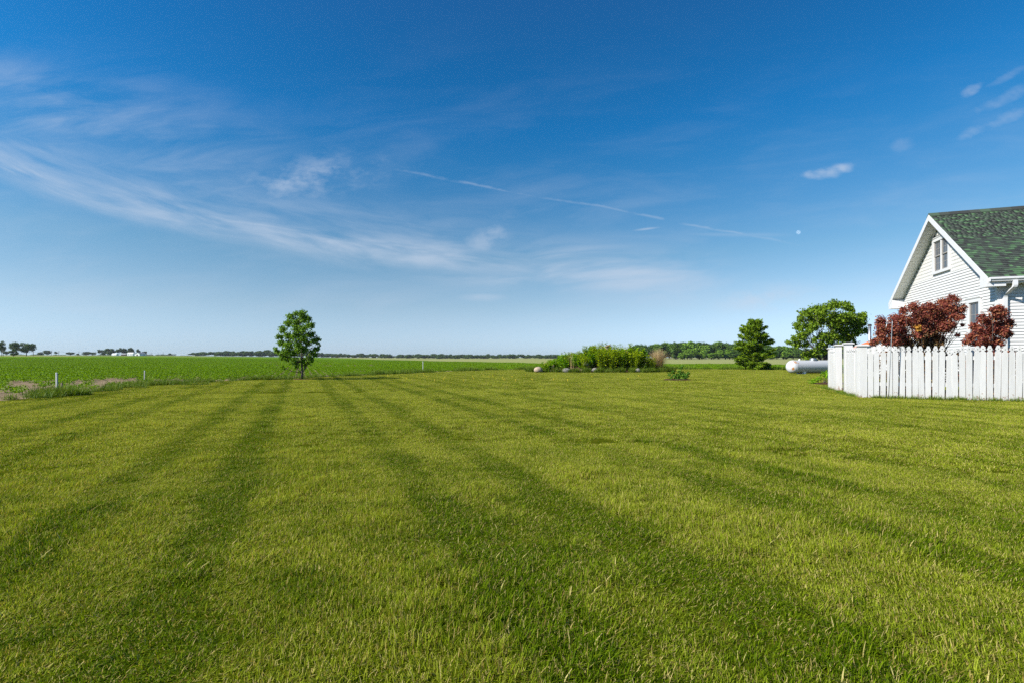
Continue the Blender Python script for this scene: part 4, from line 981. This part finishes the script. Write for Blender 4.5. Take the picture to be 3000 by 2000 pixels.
boulder(at_ground(1704, 34.2, .07), (.40, .35, .30), 3, 'small brownish stone between the flat grey boulder and the middle boulder')
boulder(at_ground(1743, 34.2, .13), (.42, .4, .36), 4, 'pale boulder in the middle of the planted island edge')
boulder(at_ground(1868, 34.25, .10), (.42, .4, .40), 5, 'grey boulder near the dry ornamental grass')
boulder(at_ground(1716, 34.8, .55), (.44, .4, .36), 6, 'boulder higher up among the island leaves')
sp_ = at_ground(1615, 34.6); root = empty('tree_stump', sp_); tag(root, 'splintered grey-brown stump beside the rounded tan boulder', 'stump')
rg = np.random.default_rng(9); parts = [tube([(rg.normal(0, .08), rg.normal(0, .08), -.05), (rg.normal(0, .12), rg.normal(0, .1), rg.uniform(.3, .6))], [.07, .03], 6) for k in range(7)]
mobj('bark', *join(parts), M['stump'], root)
nb_ = px(1782, 1017, 35.9); root = empty('nest_box', (nb_[0], nb_[1], 0)); tag(root, 'small tan wooden box poking above the middle of the planted island', 'nest box')
mobj('post', *tube([(0, 0, 0), (0, 0, nb_[2] - .02)], [.03, .03], 7), M['pole'], root)
o = box('body', (-.17, .17, -.12, .12, -.11, .11), M['stump'], root, .01); o.location = (0, 0, nb_[2]); o.rotation_euler = (0, R(-22), R(15))
o2 = box('lid', (-.20, .20, -.15, .15, .112, .135), M['straw'], o)
# lone shrub on its mulch disc
lb = np.array(at_ground(1988, 22.6)); mulch(lb[0] - .05, lb[1], .66, .38, 61, 'dark mulch disc under the small shrub on open lawn')
root = empty('small_shrub', lb); tag(root, 'small dark green shrub alone on the lawn in front of the planted island', 'shrub'); rng2 = np.random.default_rng(62)
C = np.array([(-.42, 0, .26), (-.22, .1, .36), (-.2, -.1, .18), (0, 0, .22), (.08, .1, .40), (.10, 0, .56), (.16, -.05, .64), (.22, .1, .28), (.36, 0, .22), (.42, -.1, .34), (-.05, -.15, .14), (.2, -.15, .14), (-.36, -.1, .10), (.32, -.1, .10)]); Rr = np.array([.11, .11, .13, .13, .10, .09, .08, .14, .13, .09, .12, .13, .09, .1])
P, N = cluster_leaves(rng2, C, Rr, 3300, .1, .9, .5, .4); crown_obj('foliage', rng2, P, N, .085, M['sumac'], root, .6)
mobj('stem', *join([tube([(c[0] * .2, c[1] * .2, 0), c], [.010, .004], 4) for c in C]), M['verge'], root)

# ------------------------------------------------------------------ marker posts at the lawn edge
def marker(xp, yb, yt, label, w_=.05, lean=0.0):
    D = F * H / (yb - HY); b_ = np.array(at_ground(xp, D)); h_ = (yb - yt) / F * D
    r_ = empty('marker_post', b_); r_.rotation_euler = (0, lean, 0); tag(r_, label, 'post', 'white marker posts along the lawn edge')
    box('shaft', (-w_ / 2, w_ / 2, -w_ / 2, w_ / 2, -.03, h_ - .02), M['fence'], r_, .004); v_, f_ = lathe([(w_ * .62, h_ - .021), (w_ * .62, h_ - .006), (w_ * .3, h_ + .004)], 10); fixn(mobj('cap', v_, f_, M['white'], r_)); return D
marker(167, 1151, 1091, 'tall white marker post beside a short stake at the bare soil', .042, R(-1))
marker(423, 1118, 1085, 'thin white marker post next to the dark grass tuft, nearer the maple', .03, R(1))
marker(1239, 1089, 1058, 'thin pale marker post at the field edge between maple and planted island', .045)
sk_ = np.array(at_ground(169.5, F * H / (1150 - HY))); o = box('short_stake', (-.02, .02, -.02, .02, -.02, .30), M['stump'], None, .004); o.location = sk_ + np.array([.035, .09, 0]); tag(o, 'short brown timber stake right behind the tall marker post', 'stake')

# dandelions
fl_v, fl_f = lathe([(.004, 0), (.004, .07), (.022, .075), (.018, .092), (.002, .096)], 9); dm = new_mesh('dandelion', fl_v, fl_f, M['yellow'])
for i in range(26):
    xp = rng.uniform(1130, 1560) if i < 20 else rng.uniform(1500, 1900); yp = rng.uniform(1096, 1117); D = F * H / (yp - HY); o = link(bpy.data.objects.new('dandelion', dm)); o.location = at_ground(xp, D)
    o.rotation_euler = (rng.normal(0, .15), rng.normal(0, .15), rng.uniform(0, 6)); tag(o, 'tiny yellow dandelion flower in the mown lawn', 'flower', 'dandelions in the lawn')

# ------------------------------------------------------------------ far trees, woods and farm
def tree_meshes(seed, mt, lobes=13, dens=90, size=.085, spread=.42, low=.22, flat=.8, seg=.02):
    """a unit-height tree: crown and trunk"""
    rg = np.random.default_rng(seed); C, Rr = [], []
    for k in range(lobes):
        d_ = norm(rg.normal(size=3)); q = rg.uniform(.45, 1) ** .5; zc = low + (1 - low) * .52
        c = np.array([d_[0] * spread * .68 * q, d_[1] * spread * .68 * q, zc + d_[2] * (1 - low) * .36 * q]); C.append(c); Rr.append(rg.uniform(.10, .18) * (spread / .42) ** .5)
    C, Rr = np.array(C), np.array(Rr); P, N = cluster_leaves(rg, C, Rr, dens / .02, .1, flat, .5, .6)
    V, Fc = leaves(rg, P, N, size, .8); cr = new_mesh('crown', V, Fc, mt, attrs={'tone': np.repeat(rg.random(len(P)), 4)})
    parts = [tube([(0, 0, -.02), (.005, 0, low), (0, .01, low + .35)], [seg * 1.3, seg, seg * .5], 6)] + [tube([(0, 0, low * rg.uniform(.8, 1.3)), c * np.array([.6, .6, 1]) * .9, c], [seg * .6, seg * .35, seg * .1], 4) for c in C[::2]]
    tk = new_mesh('trunk', *join(parts), M['barkdark'])
    return cr, tk
LONE = [tree_meshes(500 + k, M['wood3'], 14, 70, .085, .48, .30) for k in range(4)]
ROUND = [tree_meshes(520 + k, M['wood3'], 22, 90, .095, .48, .02) for k in range(4)]
OAK = [tree_meshes(540 + k, M['wood2'], 22, 85, .065, .58, .24, .8) for k in range(3)]
WOODA = [tree_meshes(560 + k, M['wood1'], 26, 85, .075, .42, .03) for k in range(4)]
WOODB = [tree_meshes(580 + k, M['wood2'], 26, 85, .075, .42, .03) for k in range(4)]
def far_tree(name, kit, xp, D, top, base, wpx, label, group=None, natural=.92, rz=0.0):
    x_ = (xp - 1500) / F * D; zb = float(terrain(x_, D)) - .05; h_ = max(.8, H + (HY - top) / F * D - zb); wd = wpx / F * D
    r_ = empty(name, (x_, D, zb), rz); r_.scale = (wd / natural, wd / natural, h_); tag(r_, label, 'tree', group)
    for me, nm in zip(kit, ('crown', 'trunk')):
        o = bpy.data.objects.new(nm, me); COL.objects.link(o); o.parent = r_
    return r_
def c7(x, y): return x / 4.704, 960 + y / 4.704
rng = np.random.default_rng(70)
FT = [(20, 180, 130, 300, 'oak', 'tall dark roadside tree cut by the edge of the picture'),
      (182, 168, 150, 300, 'oak', 'gaunt dark oak, tallest of the roadside trees'),
      (190, 300, 110, 285, 'round', 'small dense tree under the gaunt roadside oak'),
      (365, 203, 240, 305, 'oak', 'broad spreading dark oak of the roadside trees'),
      (85, 316, 70, 560, 'round', 'faint distant tree between the two dark roadside oaks'),
      (565, 330, 90, 640, 'round', 'low pale tree just beyond the broad roadside oak'),
      (652, 297, 100, 600, 'round', 'rounded distant tree standing over a lower pale tree'),
      (770, 322, 56, 650, 'lone', 'small lone distant tree next to a power pole'),
      (970, 330, 112, 650, 'round', 'low wide distant tree on the open horizon'),
      (1072, 350, 50, 680, 'round', 'tiny distant tree left of the long grove'),
      (1185, 318, 120, 640, 'round', 'first tree of the long low grove on the horizon'),
      (1270, 330, 100, 640, 'round', 'second, lower tree of the long low grove'),
      (1378, 290, 80, 620, 'lone', 'pointed grey-green tree beside the farm grove'),
      (1430, 305, 80, 620, 'round', 'dark low tree joined to the farm grove'),
      (1520, 267, 135, 560, 'round', 'large round tree at the end of the white farmstead'),
      (1640, 270, 84, 560, 'lone', 'middle tree of the white farmstead'),
      (1715, 272, 76, 565, 'round', 'pale tree over the long white farm building'),
      (1802, 268, 112, 560, 'round', 'dark round tree over the white gabled barn'),
      (1905, 292, 58, 570, 'lone', 'slim tree behind the white gabled barn'),
      (1990, 315, 68, 555, 'round', 'last small dark tree at the end of the farmstead'),
      (2338, 345, 44, 700, 'round', 'tiny dark tree alone past the farmstead'),
      (2105, 372, 30, 760, 'round', 'speck of a tree on the horizon past the farmstead')]
for i, (cx_, ty, wp, D, kd, lab) in enumerate(FT):
    xp, tp_ = c7(cx_, ty); kit = {'oak': OAK[i % 3], 'round': ROUND[i % 4], 'lone': LONE[i % 4]}[kd]
    far_tree('distant_tree', kit, xp, D, tp_, 0, wp / 4.704, lab, natural={'oak': 1.15, 'round': .95, 'lone': .98}[kd], rz=rng.uniform(0, 6))
# farm buildings
def barn(cx_, base_y, w_, h_, D, label, roofm, wallm, ridge, name='farm_building'):
    xp, _ = c7(cx_, base_y); x_ = (xp - 1500) / F * D; zb = float(terrain(x_, D)) - .1; k_ = D / F / 4.704
    W, Hh = w_ * k_, h_ * k_; r_ = empty(name, (x_, D, zb), rng.uniform(-.2, .2)); tag(r_, label, 'building')
    if ridge == 'gable':
        v_, f_ = prism([(-W / 2, 0), (W / 2, 0), (W / 2, Hh * .55), (0, Hh * .97), (-W / 2, Hh * .55)], 'y', 0, W * 1.4); fixn(mobj('wall', v_, f_, wallm, r_))
        for s_ in (-1, 1): v_, f_ = prism([(0, Hh), (s_ * W * .54, Hh * .53), (s_ * W * .54, Hh * .57), (0, Hh * 1.05)], 'y', -.3, W * 1.45); fixn(mobj('roof', v_, f_, roofm, r_))
        box('door', (-W * .16, W * .16, -.06, -.02, 0, Hh * .42), M['farred'], r_)
    else:
        v_, f_ = prism([(0, 0), (W * .5, 0), (W * .5, Hh * .6), (W * .25, Hh * .97), (0, Hh * .6)], 'x', -W / 2, W / 2); fixn(mobj('wall', v_, f_, wallm, r_))
        for a_, b_ in ((-.02, .25), (.52, .25)):
            v_, f_ = prism([(W * a_, Hh * .57), (W * b_, Hh), (W * b_, Hh * 1.05), (W * a_, Hh * .63)], 'x', -W * .52, W * .52); fixn(mobj('roof', v_, f_, roofm, r_))
        for q in (-.28, .1, .3): box('window', (W * q, W * (q + .1), -.05, -.015, Hh * .22, Hh * .45), M['farred'], r_)
barn(1790, 385, 78, 42, 520, 'long white farm building with a pale roof under the trees', M['farwhite'], M['farwhite'], 'long')
barn(1890, 385, 74, 46, 515, 'white gabled barn at the right of the farmstead', M['fargrey'], M['farwhite'], 'gable')
barn(1570, 384, 70, 30, 545, 'low white shed beside the large round farm tree', M['farwhite'], M['farwhite'], 'long')
barn(1700, 384, 60, 30, 530, 'dark brown farm shed between the white buildings', M['fargrey'], M['farred'], 'long')
barn(1975, 386, 36, 18, 520, 'tiny white outbuilding under the last farm tree', M['farwhite'], M['farwhite'], 'long')
barn(2665, 386, 42, 20, 780, 'tiny lone white building on the horizon short of the maple', M['farwhite'], M['farwhite'], 'long')
# power poles and wires
poles = []; ORD = ['first', 'second', 'third', 'fourth', 'fifth', 'sixth', 'seventh', 'eighth', 'ninth']
for i, (cx_, top, D) in enumerate(((42, 300, 290), (458, 318, 330), (706, 308, 430), (810, 318, 480), (1088, 322, 560), (1320, 325, 620), (2090, 342, 690), (2180, 347, 740), (2250, 335, 760))):
    xp, tp_ = c7(cx_, top); x_ = (xp - 1500) / F * D; zb = float(terrain(x_, D)); h_ = H + (HY - tp_) / F * D - zb
    r_ = empty('power_pole', (x_, D, zb)); tag(r_, '%s thin power pole from the left along the distant farm road' % ORD[i], 'power pole', 'power poles along the horizon')
    mobj('shaft', *tube([(0, 0, 0), (0, 0, h_)], [.18, .13], 7), M['pole'], r_); box('crossarm', (-1.1, 1.1, -.06, .06, h_ - .6, h_ - .45), M['pole'], r_); poles.append((x_, D, zb + h_ - .45))
for i in range(len(poles) - 1):
    p0, p1 = np.array(poles[i]), np.array(poles[i + 1]); pts = [p0 + (p1 - p0) * q - np.array([0, 0, 4 * q * (1 - q) * .9]) for q in np.linspace(0, 1, 9)]
    tag(mobj('power_wire', *tube(pts, .035, 4), M['barkdark']), 'sagging power wire between the %s and %s distant power poles from the left' % (ORD[i], ORD[i + 1]), 'wire', 'power wires along the horizon')
# the wood to the right: front trees one by one, the mass behind as one object
def cf(x, y): return 1800 + x / 3.36, 960 + y / 3.36
env = [(95, 195), (160, 188), (225, 160), (300, 155), (380, 150), (470, 140), (540, 142), (610, 136), (690, 135), (760, 130), (840, 128), (900, 142), (960, 130), (1020, 118), (1090, 136), (1160, 150), (1220, 140), (1290, 150), (1370, 152), (1450, 158), (1530, 165), (1600, 166), (1680, 172), (1760, 186), (1840, 198), (1920, 205), (2010, 212), (2100, 205), (2200, 200), (2300, 205), (2420, 200)]
for i, (ex_, ey_) in enumerate(env):
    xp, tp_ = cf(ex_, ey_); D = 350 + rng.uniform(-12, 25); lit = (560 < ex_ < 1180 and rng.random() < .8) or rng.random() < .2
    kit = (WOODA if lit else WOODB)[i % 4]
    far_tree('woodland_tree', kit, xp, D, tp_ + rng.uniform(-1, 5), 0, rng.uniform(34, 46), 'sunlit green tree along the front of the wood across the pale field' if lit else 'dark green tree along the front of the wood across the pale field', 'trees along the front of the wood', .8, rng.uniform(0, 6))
for i in range(22):
    xp = rng.uniform(1960, 2330); D = 338 + rng.uniform(-4, 8); tp_ = rng.uniform(1018, 1034)
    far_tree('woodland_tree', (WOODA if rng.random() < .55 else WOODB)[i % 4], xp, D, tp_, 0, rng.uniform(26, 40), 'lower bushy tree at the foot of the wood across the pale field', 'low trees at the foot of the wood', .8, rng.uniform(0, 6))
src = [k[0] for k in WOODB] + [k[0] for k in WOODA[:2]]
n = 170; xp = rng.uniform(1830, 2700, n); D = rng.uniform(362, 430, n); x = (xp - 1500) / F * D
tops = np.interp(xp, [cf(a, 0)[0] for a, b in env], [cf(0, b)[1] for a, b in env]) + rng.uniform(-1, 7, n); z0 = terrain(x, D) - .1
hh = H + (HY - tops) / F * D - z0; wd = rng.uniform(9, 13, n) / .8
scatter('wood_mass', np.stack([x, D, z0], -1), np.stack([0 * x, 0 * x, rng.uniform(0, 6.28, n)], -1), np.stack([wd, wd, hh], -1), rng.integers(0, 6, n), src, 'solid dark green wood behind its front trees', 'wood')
# tree belts far across the fields
src = [k[0] for k in ROUND] + [k[0] for k in LONE]
def belt(name, x0, x1, D0, dD, n, topfn, label, wid):
    xp = np.sort(rng.uniform(x0, x1, n)); D = D0 + rng.uniform(-dD, dD, n); x = (xp - 1500) / F * D; z0 = terrain(x, D) - .2
    hh = np.maximum(3, H + (HY - topfn(xp) - rng.uniform(-1.5, 5.5, n)) / F * D - z0); wd = rng.uniform(.75, 1.2, n) * wid
    scatter(name, np.stack([x, D, z0], -1), np.stack([0 * x, 0 * x, rng.uniform(0, 6.28, n)], -1), np.stack([wd, wd, hh], -1), rng.integers(0, 8, n), src, label, 'tree belt')
belt('tree_belt', 560, 905, 760, 40, 110, lambda q: np.interp(q, [540, 640, 760, 905], [1031, 1028, 1026, 1027]), 'hazy belt of trees along the horizon short of the maple', 14)
belt('tree_belt', 880, 1840, 930, 50, 280, lambda q: np.interp(q, [880, 1000, 1250, 1400, 1600, 1840], [1031, 1035, 1037, 1037, 1037, 1036]), 'long hazy belt of trees along the horizon between maple and wood', 15)
belt('tree_belt', -250, 560, 1500, 200, 130, lambda q: 1037 + 0 * q, 'very distant low line of trees behind the farmstead', 26)

# ------------------------------------------------------------------ moon and haze
mp = px(2339, 681, 6000); bm = bmesh.new(); bmesh.ops.create_uvsphere(bm, u_segments=32, v_segments=16, radius=25); me = bpy.data.meshes.new('moon'); bm.to_mesh(me); bm.free(); me.materials.append(M['moon']); me.polygons.foreach_set('use_smooth', np.ones(len(me.polygons), bool))
o = link(bpy.data.objects.new('moon', me)); o.location = mp; tag(o, 'small pale daytime moon above the contrail', 'moon')
HAZE = True
if HAZE:
    hz = mobj('haze', boxv(-4200, 4200, -4200, 4200, -4, 24), BOXF, None); tag(hz, 'thin summer haze over the fields', kind='stuff')
    m = bpy.data.materials.new('summer haze'); m.use_nodes = True; t = m.node_tree; t.nodes.clear(); oo = t.nodes.new('ShaderNodeOutputMaterial'); pv_ = t.nodes.new('ShaderNodeVolumePrincipled')
    pv_.inputs['Color'].default_value = (.86, .93, 1.0, 1); pv_.inputs['Density'].default_value = .00009; pv_.inputs['Anisotropy'].default_value = .2
    t.links.new(pv_.outputs[0], oo.inputs['Volume']); hz.data.materials.append(m)
